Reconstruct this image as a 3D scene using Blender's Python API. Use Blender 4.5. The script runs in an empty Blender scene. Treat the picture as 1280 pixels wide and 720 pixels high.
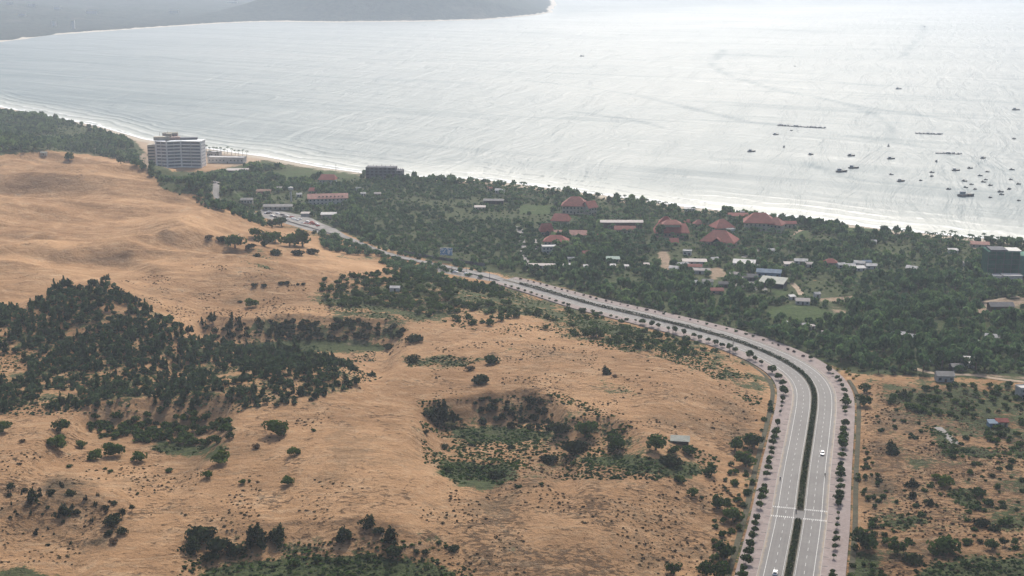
import bpy, bmesh, math, random
import numpy as np
from mathutils import Vector, Matrix
R = math.radians
rng = np.random.default_rng(7); random.seed(7)
scene = bpy.context.scene
COL = scene.collection

# ------------------------------------------------------------------ camera model (photo 1280 x 720)
F, CX, CY, HC = 1700.0, 640.0, 360.0, 248.0
TILT = math.atan(420.0 / F)                      # the horizon lies 60 px above the top edge
cT, sT = math.cos(TILT), math.sin(TILT)
def proj(x, y, z):
    dz = z - HC
    dep = y * cT - dz * sT
    up = y * sT + dz * cT
    dep_ = np.maximum(dep, 1e-3)
    return CX + F * x / dep_, CY - F * up / dep_, dep
def raydir(px, py):
    a = (np.asarray(px, float) - CX) / F; b = -(np.asarray(py, float) - CY) / F
    return a, cT + b * sT, -sT + b * cT
def flat(px, py, z=0.0):
    dx, dy, dz = raydir(px, py); t = (z - HC) / dz
    return t * dx, t * dy
def sm(x, a, b):
    t = np.clip((x - a) / (b - a), 0, 1); return t * t * (3 - 2 * t)

# ------------------------------------------------------------------ value noise
_perm = np.random.default_rng(3).random(65536)
def vnoise(x, y, seed=0):
    xi = np.floor(x).astype(np.int64); yi = np.floor(y).astype(np.int64)
    xf = x - xi; yf = y - yi
    u = xf * xf * (3 - 2 * xf); v = yf * yf * (3 - 2 * yf)
    def hsh(i, j): return _perm[(i * 7919 + j * 104729 + seed * 1299709 + (i * j) % 977) & 65535]
    a = hsh(xi, yi); b = hsh(xi + 1, yi); c = hsh(xi, yi + 1); d = hsh(xi + 1, yi + 1)
    return (a * (1 - u) + b * u) * (1 - v) + (c * (1 - u) + d * u) * v
def fbm(x, y, seed=0, o=4):
    s = 0; a = .5; t = 0
    for k in range(o):
        s = s + a * vnoise(x, y, seed + k); t += a; a *= .5; x = x * 2.03 + 11.3; y = y * 2.03 + 5.1
    return s / t

# ------------------------------------------------------------------ shoreline and terrain height
SHORE_PX = [(0,134),(60,145),(120,157),(180,174),(260,186),(330,196),(400,209),(450,216),(520,221),(600,224),(680,234),
            (760,245),(850,258),(940,267),(1020,275),(1100,286),(1180,294),(1280,303)]
_sx, _sy = flat([p[0] for p in SHORE_PX], [p[1] for p in SHORE_PX], 0.0)
SHX = np.concatenate([[-9000, -3600, -1700, -1150], _sx, [700, 1100, 3000]])
SHY = np.concatenate([[7500, 5200, 3300, 2650], _sy, [_sy[-1] - 200, _sy[-1] - 480, _sy[-1] - 1500]])
def shore_d(x, y):                      # metres inland of the waterline (negative = sea)
    w = 5 * (vnoise(x / 60, y * 0 + 3.3, 5) - .5)
    return (np.interp(x, SHX, SHY) - y + w) * .77
def base_h(ds):
    return np.where(ds > 0, 2.4 * sm(ds, 0, 22) + 1.6 * sm(ds, 22, 60) + 10 * sm(ds, 90, 800), np.maximum(ds * .05, -7))

ROAD_PX = [(978,770),(981.5,742),(985.5,720),(991,690),(996.5,660),(1000,636),(1003,610),(1007,580),(1011,555),(1015,528),(1017.8,505),(1016.5,487),(1006,470),
           (984,454),(955,440),(915,425),(865,411),(827,401.5),(785,391.5),(740,381),(705,371),(660,358),(620,347.5),(585,339),(555,332.5),(520,325.5),
           (490,318.5),(462,309),(430,295.5),(400,286),(370,277.5),(340,268)]
def catmull(P, n=12):
    P = np.asarray(P, float); out = []
    Q = np.vstack([2 * P[0] - P[1], P, 2 * P[-1] - P[-2]])
    for i in range(1, len(Q) - 2):
        p0, p1, p2, p3 = Q[i - 1], Q[i], Q[i + 1], Q[i + 2]
        for t in np.linspace(0, 1, n, endpoint=False):
            out.append(.5 * ((2 * p1) + (-p0 + p2) * t + (2 * p0 - 5 * p1 + 4 * p2 - p3) * t * t + (-p0 + 3 * p1 - 3 * p2 + p3) * t ** 3))
    out.append(P[-1]); return np.array(out)
def on_base(px, py):
    x, y = flat(px, py, 10.0)
    for _ in range(8):
        z = base_h(shore_d(x, y)); x, y = flat(px, py, z)
    return x, y
def resample(P, step):
    s = np.concatenate([[0], np.cumsum(np.hypot(*np.diff(P, axis=0).T))])
    t = np.arange(0, s[-1], step)
    return np.stack([np.interp(t, s, P[:, 0]), np.interp(t, s, P[:, 1])], 1)
_rp = np.array(ROAD_PX, float)
RC = np.stack(on_base(_rp[:, 0], _rp[:, 1]), 1)
RC = resample(catmull(RC, 14), 1.0)
for _ in range(60):                                     # smooth out the kinks of the traced points
    RC[1:-1] = .25 * RC[:-2] + .5 * RC[1:-1] + .25 * RC[2:]
RC = resample(RC, 1.5)
RT = np.gradient(RC, axis=0); RT /= np.linalg.norm(RT, axis=1)[:, None]
RN = np.stack([RT[:, 1], -RT[:, 0]], 1)                 # to the east/right of travel away from the camera
RZ = base_h(shore_d(RC[:, 0], RC[:, 1])) + .1
_cpx, _cpy, _ = proj(RC[:, 0], RC[:, 1], RZ)
WS = np.interp(np.arange(len(RC)), [0, 1], [1, 1])
_after = np.arange(len(RC)) > int(np.argmax(_cpx))
WS = np.where(_after, np.interp(_cpx, [462, 600, 660, 740, 830, 900, 985, 1010], [.50, .55, .66, .84, .92, .98, 1, 1]), 1.0)   # the boulevard narrows toward the plaza
IEND = int(np.nonzero(_after & (_cpx < 628))[0][0])
def road_xy(i, off): return RC[i] + RN[i] * (off * WS[i])
NROAD = len(RC)
def road_dist(x, y):
    """signed distance to the road centre (+ on the seaward side) and nearest index, for flat arrays"""
    d = np.full(x.shape, 999.0); idx = np.zeros(x.shape, int)
    m = (x > RC[:, 0].min() - 90) & (x < RC[:, 0].max() + 90) & (y > RC[:, 1].min() - 90) & (y < RC[:, 1].max() + 90)
    ii = np.nonzero(m)[0]
    P = RC[::3]
    for s in range(0, len(ii), 20000):
        k = ii[s:s + 20000]
        dd = (x[k, None] - P[None, :, 0]) ** 2 + (y[k, None] - P[None, :, 1]) ** 2
        j = dd.argmin(1); j3 = j * 3
        vx = x[k] - RC[j3, 0]; vy = y[k] - RC[j3, 1]
        lat = vx * RN[j3, 0] + vy * RN[j3, 1]
        r = np.sqrt(dd[np.arange(len(k)), j])
        d[k] = np.where(lat >= 0, r, -r); idx[k] = j3
    return d, idx

def seg_rim(px_pts, z=18.0):
    a = np.array(px_pts, float); x, y = flat(a[:, 0], a[:, 1], z); return x, y
# scarps: rim (photo pixels), drop, slope width, floor length, rise length  (metres; the near side of the rim is lower)
SCARPS = [
    ([(-60,340),(0,337),(40,331),(80,335),(110,333),(150,337),(215,356)], 5, 13, 8, 55),
    ([(80,322),(140,312),(200,318),(250,330)], 2.6, 12, 6, 40),
    ([(-30,300),(40,303),(90,298)], 2.2, 11, 6, 40),
    ([(250,392),(300,405),(340,399),(400,397),(450,399),(512,408)], 12, 22, 30, 60),
    ([(100,516),(150,510),(200,509),(245,512),(300,522)], 10, 15, 26, 40),
    ([(525,508),(560,502),(600,499),(650,497),(690,506),(715,528)], 11, 15, 22, 40),
    ([(680,538),(720,532),(760,532),(800,542)], 7, 12, 16, 30),
    ([(545,582),(600,574),(650,582)], 5, 12, 16, 30),
    ([(230,690),(300,672),(350,670),(450,672),(560,700)], 5, 20, 20, 60),
    ([(0,655),(60,640),(110,650),(150,670)], 5, 16, 16, 40),
]
MOUNDS = [  # px, py, height, rx, ry
    (132,392,15,24,30),(170,412,12,26,26),(80,392,9,22,24),(215,436,8,26,20),(30,415,7,26,26),
    (375,486,9,42,34),(430,486,6,30,20),(290,482,6,32,30),(60,236,7,70,50),(180,226,6,60,40),(40,330,5,60,20),
    (140,300,5,60,26),(240,316,4,60,22),(640,470,4,60,30),(420,590,7,50,40),(480,640,5,40,40),(700,640,6,60,40),(850,520,4,60,40),(60,590,5,40,30)]
YA, YB = float(flat(640, 392, 15)[1]), float(flat(640, 352, 15)[1])
_SC = [(seg_rim(s[0]), s[1:]) for s in SCARPS]
_MO = [(*flat(m[0], m[1], 16.0), *m[2:]) for m in MOUNDS]
def height(x, y, rd=None):
    x = np.asarray(x, float); y = np.asarray(y, float)
    sh = x.shape; x = x.ravel(); y = y.ravel()
    ds = shore_d(x, y); hb = base_h(ds)
    if rd is None: rd, _ = road_dist(x, y)
    else: rd = rd.ravel()
    flatm = sm(np.abs(rd), 26, 85)
    # which side of the road: inland dunes carry the relief, the village plain is smooth
    inland = sm(ds, 135, 300) * np.where(ISLEFT(x, y), 1.0, .18) * flatm
    D = inland * (5 + 11 * fbm(x / 210 + 3, y / 330 + 7, 11, 3) + 2.6 * np.abs(2 * fbm(x / 80, y / 80 + 9, 21, 3) - 1) - 4)
    D += inland * (1.7 * fbm(x / 22, y / 22, 31, 3) - .8)
    # transverse dunes with sharp crests on the open sand sea
    sea = sm(y, YA, YB) * sm(-x, 70, 210) * inland
    wx = x + 26 * (fbm(x / 90, y / 90, 57, 2) - .5); wy = y + 40 * (fbm(x / 130, y / 110, 58, 2) - .5) + .12 * x
    D += sea * 17 * np.clip(1 - 3.0 * np.abs(fbm(wx / 170, wy / 95, 51, 2) - .5), 0, 1) ** 1.3
    D += sea * 2.6 * (1 - np.abs(2 * fbm(wx / 70, wy / 26, 53, 2) - 1)) ** 2
    for (qx, qy), (drop, w, fl, rise) in _SC:
        fl, rise = fl * 1.9, rise * 1.9; drop, w = drop * .8, w * 1.35
        yr = np.interp(x, qx, qy) + 26 * (fbm(x / 24, y / 60, 77, 3) - .5)
        win = sm(x, qx[0] - 4, qx[0] + 14) * (1 - sm(x, qx[-1] - 14, qx[-1] + 4))
        t = yr - y
        D -= win * flatm * drop * sm(t, 0, w) * (1 - sm(t, w + fl, w + fl + rise))
        D += win * flatm * drop * .25 * sm(-t, -2, 0) * (1 - sm(-t, 0, 40))
    for mx, my, hh, ax, ay in _MO:
        D += flatm * hh * np.exp(-((x - mx) / ax) ** 2 - ((y - my) / (1.8 * ay)) ** 2)
    D -= .7 * (1 - sm(np.abs(rd), 21, 30))
    h = hb + np.where(ds > 40, D, np.minimum(D, 0) * sm(ds, 0, 40))
    return h.reshape(sh)
def ISLEFT(x, y):
    # left (dune side) of a line that follows the road and, past it, the road's way to the hotel
    yy = np.interp(x, _LX, _LY)
    return (y < yy) & (x < np.interp(y, _LRY, _LRX))
_o = np.argsort(RC[:, 0]);
# the road doubles in x near the bend: build upper branch y(x) and the near branch x(y)
_b = int(np.argmax(RC[:, 0]))
_LX = np.concatenate([[-1500, -800], RC[_b:][::-1, 0], [RC[_b, 0] + 1, 2000]]); _LY = np.concatenate([[3400, 1950], RC[_b:][::-1, 1], [-1e4, -1e4]])
_LRY = np.concatenate([[-500], RC[:_b, 1], [RC[_b, 1] + 1, 3000]]); _LRX = np.concatenate([[RC[0, 0] - 60], RC[:_b, 0], [1e4, 1e4]])

def at(px, py):
    """the point of the terrain (or sea) seen at photo pixel px, py"""
    dx, dy, dz = (float(v) for v in raydir(px, py))
    t = np.geomspace(300, 9000, 1400)
    z = HC + t * dz; hh = np.maximum(height(t * dx, t * dy), 0.0)
    k = int(np.argmax(z <= hh))
    if z[k] > hh[k]: return float(t[-1] * dx), float(t[-1] * dy), 0.0
    a, b = t[max(k - 1, 0)], t[k]
    for _ in range(3):
        tt = np.linspace(a, b, 12); z = HC + tt * dz; hh = np.maximum(height(tt * dx, tt * dy), 0.0)
        j = max(int(np.argmax(z <= hh)), 1); a, b = tt[j - 1], tt[j]
    return float(b * dx), float(b * dy), float(max(height(np.array([b * dx]), np.array([b * dy]))[0], 0.0))
def pxm(px, py):                                   # pixels per metre at the ground seen there
    x, y, z = at(px, py); return F / (y * cT - (z - HC) * sT)
def inpoly(px, py, poly):
    px = np.asarray(px); py = np.asarray(py); c = np.zeros(px.shape, bool)
    n = len(poly); j = n - 1
    for i in range(n):
        xi, yi = poly[i]; xj, yj = poly[j]
        if yi != yj:
            c ^= ((yi > py) != (yj > py)) & (px < (xj - xi) * (py - yi) / (yj - yi) + xi)
        j = i
    return c
def polymask(px, py, poly, soft, k=1.0):
    soft = soft * k
    """0..1 with a soft rim, soft = rim width in photo pixels"""
    P = np.array(poly, float); out = np.zeros(px.shape)
    m = (px > P[:, 0].min() - soft) & (px < P[:, 0].max() + soft) & (py > P[:, 1].min() - soft) & (py < P[:, 1].max() + soft)
    k = np.nonzero(m)[0]
    if not len(k): return out
    x = px[k]; y = py[k]; d = np.full(x.shape, 1e9)
    for i in range(len(P)):
        a, b = P[i - 1], P[i]; ab = b - a; L = max((ab ** 2).sum(), 1e-9)
        t = np.clip(((x - a[0]) * ab[0] + (y - a[1]) * ab[1]) / L, 0, 1)
        # distances count double down the picture, where the ground is foreshortened
        d = np.minimum(d, np.hypot(x - a[0] - t * ab[0], 1.8 * (y - a[1] - t * ab[1])))
    s = np.where(inpoly(x, y, poly), d, -d)
    out[k] = np.clip(.5 + s / (2 * soft), 0, 1); return out

# ------------------------------------------------------------------ materials
def new_mat(name):
    m = bpy.data.materials.new(name); m.use_nodes = True
    nt = m.node_tree; nt.nodes.clear()
    return m, nt
class NB:
    """small node-building helper"""
    def __init__(s, nt): s.nt = nt
    def n(s, t, **kw):
        nd = s.nt.nodes.new(t)
        for k, v in kw.items(): setattr(nd, k, v)
        return nd
    def link(s, a, b): s.nt.links.new(a, b)
    def val(s, nd, key, v):
        if isinstance(v, bpy.types.NodeSocket): s.link(v, nd.inputs[key])
        else: nd.inputs[key].default_value = v
    def math(s, op, a, b=0.0, c=None, clamp=False):
        nd = s.n('ShaderNodeMath', operation=op, use_clamp=clamp); s.val(nd, 0, a); s.val(nd, 1, b)
        if c is not None: s.val(nd, 2, c)
        return nd.outputs[0]
    def mix(s, f, a, b):
        nd = s.n('ShaderNodeMix', data_type='RGBA'); s.val(nd, 0, f)
        for k, v in ((6, a), (7, b)):
            if isinstance(v, bpy.types.NodeSocket): s.link(v, nd.inputs[k])
            else: nd.inputs[k].default_value = (*v, 1) if len(v) == 3 else v
        return nd.outputs[2]
    def noise(s, vec, scale, detail=4, rough=.55, dist=0.0):
        nd = s.n('ShaderNodeTexNoise'); s.link(vec, nd.inputs['Vector'])
        nd.inputs['Scale'].default_value = scale; nd.inputs['Detail'].default_value = detail
        nd.inputs['Roughness'].default_value = rough; nd.inputs['Distortion'].default_value = dist
        return nd.outputs[0]
    def ramp(s, f, a, b, hard=False):
        nd = s.n('ShaderNodeMapRange', interpolation_type='SMOOTHSTEP'); s.val(nd, 0, f)
        nd.inputs[1].default_value = a; nd.inputs[2].default_value = b
        return nd.outputs[0]
    def mapping(s, vec, scale=(1,1,1), rot=(0,0,0), loc=(0,0,0)):
        nd = s.n('ShaderNodeMapping'); s.link(vec, nd.inputs[0])
        nd.inputs['Scale'].default_value = scale; nd.inputs['Rotation'].default_value = rot; nd.inputs['Location'].default_value = loc
        return nd.outputs[0]
    def bump(s, h, dist, strength=1.0, normal=None):
        nd = s.n('ShaderNodeBump'); s.link(h, nd.inputs['Height']); nd.inputs['Distance'].default_value = dist; nd.inputs['Strength'].default_value = strength
        if normal is not None: s.link(normal, nd.inputs['Normal'])
        return nd.outputs[0]
    def out(s, sh):
        o = s.n('ShaderNodeOutputMaterial'); s.link(sh, o.inputs[0])
    def bsdf(s, color, rough=.8, spec=.3, normal=None, metallic=0.0):
        b = s.n('ShaderNodeBsdfPrincipled'); 
        s.val(b, 'Base Color', color if isinstance(color, bpy.types.NodeSocket) else (*color, 1))
        s.val(b, 'Roughness', rough); s.val(b, 'Specular IOR Level', spec); b.inputs['Metallic'].default_value = metallic
        if normal is not None: s.link(normal, b.inputs['Normal'])
        return b.outputs[0]
    def pos(s): return s.n('ShaderNodeNewGeometry').outputs['Position']
    def obj(s): return s.n('ShaderNodeTexCoord').outputs['Object']
    def attr(s, name):
        nd = s.n('ShaderNodeAttribute', attribute_name=name); return nd

MATS = {}
def surf(name, col, rough=.8, var=.25, scale=.6, spec=.3, stain=None, bump=0.0, metallic=0.0):
    """weathered plain surface: base colour broken by two scales of noise"""
    if name in MATS: return MATS[name]
    m, nt = new_mat(name); b = NB(nt); p = b.pos()
    n1 = b.noise(p, scale, 5, .6); n2 = b.noise(p, scale * 6, 3, .6)
    f = b.math('ADD', b.math('MULTIPLY', n1, .7), b.math('MULTIPLY', n2, .3))
    dark = tuple(c * (1 - var) for c in col); lite = tuple(min(c * (1 + var), .9) for c in col)
    c = b.mix(b.ramp(f, .3, .7), dark, lite)
    if stain: c = b.mix(b.ramp(b.noise(p, scale * 1.7, 6, .65), .52, .72), c, stain)
    nrm = b.bump(n2, bump) if bump else None
    b.out(b.bsdf(c, rough, spec, nrm, metallic)); MATS[name] = m
    return m
def roof_mat(name, col, var=.3):
    """tiled roof: courses as a fine bump, weathered in patches"""
    if name in MATS: return MATS[name]
    m, nt = new_mat(name); b = NB(nt); p = b.obj()
    n1 = b.noise(p, .35, 5, .6); n2 = b.noise(p, 2.6, 3, .6)
    w = b.n('ShaderNodeTexWave', wave_type='BANDS', bands_direction='Z'); b.link(p, w.inputs[0]); w.inputs['Scale'].default_value = 1.3; w.inputs['Distortion'].default_value = .6
    f = b.math('ADD', b.math('MULTIPLY', n1, .65), b.math('MULTIPLY', n2, .35))
    c = b.mix(b.ramp(f, .3, .7), tuple(k * (1 - var) for k in col), tuple(min(k * (1 + var), .9) for k in col))
    c = b.mix(b.ramp(b.noise(p, .8, 6, .7), .55, .75), c, tuple(k * .55 for k in col))
    b.out(b.bsdf(c, .75, .3, b.bump(w.outputs[1], .12))); MATS[name] = m
    return m
def leaf_mat(name, lo, hi, trans=.3, rvar=.35):
    if name in MATS: return MATS[name]
    m, nt = new_mat(name); b = NB(nt)
    t = b.attr('tint').outputs['Fac']
    oi = b.n('ShaderNodeObjectInfo').outputs['Random']
    c = b.mix(t, lo, hi)
    hs = b.n('ShaderNodeHueSaturation'); b.link(c, hs.inputs['Color'])
    b.link(b.math('MULTIPLY_ADD', oi, rvar * 2, 1 - rvar), hs.inputs['Value'])
    b.link(b.math('MULTIPLY_ADD', oi, -.03, .515), hs.inputs['Hue'])
    d = b.n('ShaderNodeBsdfDiffuse'); b.link(hs.outputs[0], d.inputs[0])
    tr = b.n('ShaderNodeBsdfTranslucent'); b.link(hs.outputs[0], tr.inputs[0])
    mx = b.n('ShaderNodeMixShader'); mx.inputs[0].default_value = trans
    b.link(d.outputs[0], mx.inputs[1]); b.link(tr.outputs[0], mx.inputs[2])
    b.out(mx.outputs[0]); MATS[name] = m
    return m

# ------------------------------------------------------------------ mesh helpers
def mesh_np(name, V, Fc, mat=None, smooth=False, attrs=None):
    """V (n,3), Fc (m,3|4) int"""
    V = np.ascontiguousarray(V, np.float32); Fc = np.ascontiguousarray(Fc, np.int32); k = Fc.shape[1]
    me = bpy.data.meshes.new(name)
    me.vertices.add(len(V)); me.vertices.foreach_set('co', V.ravel())
    me.loops.add(Fc.size); me.loops.foreach_set('vertex_index', Fc.ravel())
    me.polygons.add(len(Fc)); me.polygons.foreach_set('loop_start', np.arange(0, Fc.size, k, dtype=np.int32))
    me.update(calc_edges=True)
    me.polygons.foreach_set('use_smooth', np.full(len(Fc), smooth, bool))
    for an, av in (attrs or {}).items():
        av = np.asarray(av, np.float32)
        if av.ndim == 1:
            a = me.attributes.new(an, 'FLOAT', 'POINT'); a.data.foreach_set('value', av)
        else:
            a = me.attributes.new(an, 'FLOAT_COLOR', 'POINT'); a.data.foreach_set('color', av.ravel())
    if mat: me.materials.append(mat)
    return me
def link(name, me, parent=None, loc=None, rz=0.0):
    o = bpy.data.objects.new(name, me); COL.objects.link(o)
    if parent is not None: o.parent = parent
    if loc is not None: o.location = loc
    if rz: o.rotation_euler = (0, 0, rz)
    return o
def tag(o, label=None, cat=None, group=None, kind=None):
    if label: o['label'] = label
    if cat: o['category'] = cat
    if group: o['group'] = group
    if kind: o['kind'] = kind
    return o
def empty(name, loc, rz, label, cat, group=None):
    o = bpy.data.objects.new(name, None); COL.objects.link(o); o.location = loc; o.rotation_euler = (0, 0, rz)
    o.empty_display_size = .5
    return tag(o, label, cat, group)
class MB:
    """collects boxes, prisms and tubes into one mesh"""
    def __init__(s): s.v = []; s.f = []
    def add(s, vs, fs):
        k = len(s.v); s.v += [tuple(map(float, v)) for v in vs]; s.f += [tuple(i + k for i in f) for f in fs]; return s
    def box(s, c, d, rz=0.0):
        x, y, z = (k / 2 for k in d); co, si = math.cos(rz), math.sin(rz)
        vs = []
        for dz in (-z, z):
            for dx, dy in ((-x, -y), (x, -y), (x, y), (-x, y)):
                vs.append((c[0] + dx * co - dy * si, c[1] + dx * si + dy * co, c[2] + dz))
        return s.add(vs, [(3,2,1,0),(4,5,6,7),(0,1,5,4),(1,2,6,5),(2,3,7,6),(3,0,4,7)])
    def prism(s, poly, z0, z1):
        n = len(poly); vs = [(x, y, z0) for x, y in poly] + [(x, y, z1) for x, y in poly]
        return s.add(vs, [tuple(range(n))[::-1], tuple(range(n, 2 * n))] + [(i, (i + 1) % n, n + (i + 1) % n, n + i) for i in range(n)])
    def tube(s, p, q, r0, r1=None, n=8):
        r1 = r0 if r1 is None else r1
        p = Vector(p); q = Vector(q); d = (q - p).normalized(); a = d.orthogonal().normalized(); b = d.cross(a)
        vs = []
        for c, r in ((p, r0), (q, r1)):
            for i in range(n):
                t = 2 * math.pi * i / n; vs.append(c + r * (a * math.cos(t) + b * math.sin(t)))
        return s.add(vs, [tuple(range(n))[::-1], tuple(range(n, 2 * n))] + [(i, (i + 1) % n, n + (i + 1) % n, n + i) for i in range(n)])
    def build(s, name, mat, parent=None, loc=None, rz=0.0, smooth=False):
        me = bpy.data.meshes.new(name); me.from_pydata(s.v, [], s.f); me.materials.append(mat)
        if smooth:
            for p in me.polygons: p.use_smooth = True
        me.update(); return link(name, me, parent, loc, rz)
def grid_faces(nr, nc):
    i = np.arange((nr - 1) * (nc - 1)); r = i // (nc - 1); c = i % (nc - 1); a = r * nc + c
    return np.stack([a, a + 1, a + nc + 1, a + nc], 1)
SUN_EL, SUN_AZ, SUN_STR, SUN_ANG, SKY_STR, HAZE, EXPO = 43.0, 9.0, 3.5, .8, .15, .00009, 0.13
# ------------------------------------------------------------------ ground zones, traced on the photograph
GREEN = [   # polygon, strength, soft rim px
 ([(-200,118),(0,138),(60,148),(120,160),(170,177),(190,200),(215,214),(262,214),(330,200),(400,214),(520,226),(600,229),(680,239),(760,250),(850,263),(940,272),
   (1020,280),(1100,291),(1180,299),(1280,307),(1500,330),(1800,364),(1800,486),(1280,478),(1180,472),(1075,468),(1030,455),(985,440),(915,418),(865,404),(790,387),(710,361),(660,348),
   (600,338),(525,322),(470,308),(430,292),(380,280),(330,265),(300,262),(280,258),(250,245),(205,238),(190,215),(160,200),(110,193),(60,188),(0,194),(-200,200)],1,5),
 ([(500,335),(560,345),(620,350),(680,368),(740,386),(800,402),(870,425),(930,450),(962,472),(955,500),(940,492),(915,462),(850,437),(780,437),(720,418),(640,396),(580,396),(520,408),(400,388),(385,370),(430,352),(480,345)],.68,14),
 ([(-60,392),(30,384),(80,362),(135,352),(180,382),(240,416),(300,440),(380,440),(470,472),(430,490),(380,503),(330,510),(250,513),(180,510),(100,513),(-60,520)],.44,10),
 ([(300,431),(380,423),(440,426),(492,432),(480,439),(400,441),(310,441)],1,5),
 ([(300,404),(340,398),(450,400),(512,410),(500,428),(440,425),(300,430)],.55,6),
 ([(505,447),(560,445),(610,450),(580,459),(510,458)],.75,8),
 ([(560,536),(640,531),(695,545),(640,556),(565,548)],1,7),
 ([(550,575),(600,577),(650,580),(645,598),(605,614),(570,606),(550,592)],1,7),
 ([(718,571),(780,567),(850,577),(900,590),(850,597),(740,582)],1,8),
 ([(575,560),(620,565),(660,574),(560,570)],.6,8),
 ([(270,706),(400,692),(480,694),(545,697),(565,720),(565,770),(200,770),(245,722)],.95,8),
 ([(-40,716),(30,706),(70,720),(70,770),(-40,770)],.7,8),
 ([(195,548),(245,552),(290,556),(270,576),(215,572),(190,562)],.75,7),
 ([(1080,470),(1290,478),(1700,484),(1700,580),(1320,560),(1200,548),(1150,530),(1110,505)],.66,16),
 ([(1085,520),(1280,560),(1700,580),(1700,770),(1080,770)],.28,20),
 ([(700,388),(800,406),(870,428),(930,452),(955,476),(950,520),(930,500),(880,466),(820,446),(740,430)],.5,12),
 ([(520,500),(700,490),(800,535),(900,570),(890,600),(720,600),(640,610),(530,580)],.34,20),
 ([(240,676),(560,676),(640,770),(200,770)],.42,18),
 ([(1150,530),(1190,535),(1200,558),(1300,560),(1300,576),(1180,570)],.8,8),
 ([(1180,610),(1215,611),(1228,634),(1208,640),(1188,626)],.85,7),
 ([(1150,704),(1200,694),(1500,690),(1500,770),(1120,770)],.8,10),
 ([(1066,690),(1100,696),(1104,770),(1050,770)],1,8),
 ([(1098,646),(1155,640),(1172,652),(1130,664),(1100,660)],.7,10),
 ([(1215,630),(1300,622),(1300,668),(1235,665)],.62,12),
 ([(1128,566),(1160,572),(1170,586),(1140,590)],.6,8),
 ([(1235,590),(1300,595),(1300,625),(1240,618)],.5,12),
 ([(390,388),(440,384),(520,392),(470,402),(420,398)],.7,8),
 ([(330,305),(400,318),(470,318),(480,330),(400,322),(330,326),(285,320)],.4,8),
 ([(290,322),(330,330),(350,340),(330,338)],.6,5),
 ([(700,405),(780,425),(800,442),(700,420)],.6,10),
 ([(730,470),(780,478),(820,500),(770,500),(740,488)],.35,8),
 ([(590,424),(690,436),(660,444),(600,436)],.35,8),
]
SCRUB = [
 ([(150,352),(420,402),(540,396),(760,430),(960,472),(965,760),(-60,760),(-60,520),(300,515),(470,480),(250,400)],.36,40),
 ([(590,604),(700,560),(900,602),(905,700),(820,720),(560,760),(585,650)],.62,24),
 ([(585,600),(625,605),(640,650),(660,770),(550,770),(570,690)],.7,34),
 ([(-40,606),(60,592),(120,604),(165,640),(130,690),(60,684),(-40,690)],.8,16),
 ([(720,452),(800,440),(930,462),(955,490),(945,556),(800,552),(740,500)],.42,20),
 ([(300,560),(420,560),(560,600),(560,690),(300,690)],.25,30),
 ([(1080,480),(1280,485),(1700,500),(1700,770),(1070,770)],.8,20),
 ([(-40,510),(300,515),(350,560),(200,600),(-40,600)],.3,20),
 ([(560,400),(760,430),(720,470),(540,450)],.35,20),
 ([(150,395),(300,400),(330,370),(250,360),(160,356)],.3,14),
 ([(-40,196),(120,200),(170,230),(60,240),(-40,232)],.25,14),
 ([(260,330),(470,340),(470,385),(260,380)],.2,14),
]
LAWN = [
 ([(650,256),(690,257),(688,268),(648,268)],1,3), ([(1055,284),(1098,286),(1100,293),(1062,294)],1,2), ([(990,291),(1010,287),(1010,297),(992,299)],.9,2),
 ([(962,384),(1000,380),(1050,392),(1044,402),(990,400),(955,396)],1,5), ([(330,214),(390,208),(450,216),(452,224),(400,222),(350,226)],.62,6),
 ([(1212,382),(1240,380),(1285,392),(1285,398),(1230,396)],.9,3), ([(283,246),(300,240),(318,244),(300,250)],.8,2), ([(920,318),(940,324),(934,332),(918,326)],.7,3),
 ([(690,372),(740,376),(760,384),(720,378)],.7,4), ([(875,345),(905,350),(905,362),(870,358)],.6,4), ([(966,362),(985,364),(985,370),(962,370)],.9,2),
]
YARD = [
 ([(878,336),(900,334),(912,344),(890,350)],.9,3), ([(1020,373),(1066,370),(1070,377),(1026,377)],.8,2), ([(1230,374),(1290,372),(1290,388),(1236,384)],.8,3),
 ([(1036,378),(1056,385),(1075,398),(1050,396),(1034,386)],.6,4), ([(1219,384),(1245,386),(1250,391),(1222,391)],.9,2), ([(320,238),(334,240),(340,246),(318,246)],.8,2),
 ([(267,228),(275,233),(277,257),(271,259),(265,240)],.8,2), ([(1095,416),(1130,420),(1150,428),(1100,424)],.4,4), ([(1080,433),(1098,436),(1096,441),(1076,440)],.6,3),
 ([(1236,352),(1290,352),(1290,360),(1236,358)],.6,3), ([(822,315),(834,314),(842,340),(826,340)],.9,3), ([(176,192),(194,190),(196,206),(184,212),(172,204)],.8,2), ([(1215,304),(1235,304),(1228,312),(1212,310)],.7,2),
 ([(1150,462),(1290,470),(1290,476),(1200,470),(1145,465)],.5,3),
]
def zones(x, y, z, rd):
    px, py, dep = proj(x, y, z)
    px = np.where(dep > 1, px, -9999)
    g = np.zeros(x.shape); s = g.copy(); l = g.copy(); yd = g.copy()
    for P, k, w in GREEN: g = np.maximum(g, k * polymask(px, py, P, w, 1.7 if P[0][1] > 330 else 1))
    for P, k, w in SCRUB: s = np.maximum(s, k * polymask(px, py, P, w))
    for P, k, w in LAWN: l = np.maximum(l, k * polymask(px, py, P, w))
    for P, k, w in YARD: yd = np.maximum(yd, k * polymask(px, py, P, w))
    a = np.abs(rd)
    verge = (1 - sm(a, 20, 30)) * sm(a, 8, 12) * .8
    g = np.maximum(g, verge * np.where(y < 420, 1, .6))
    return g, s, l, yd

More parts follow.
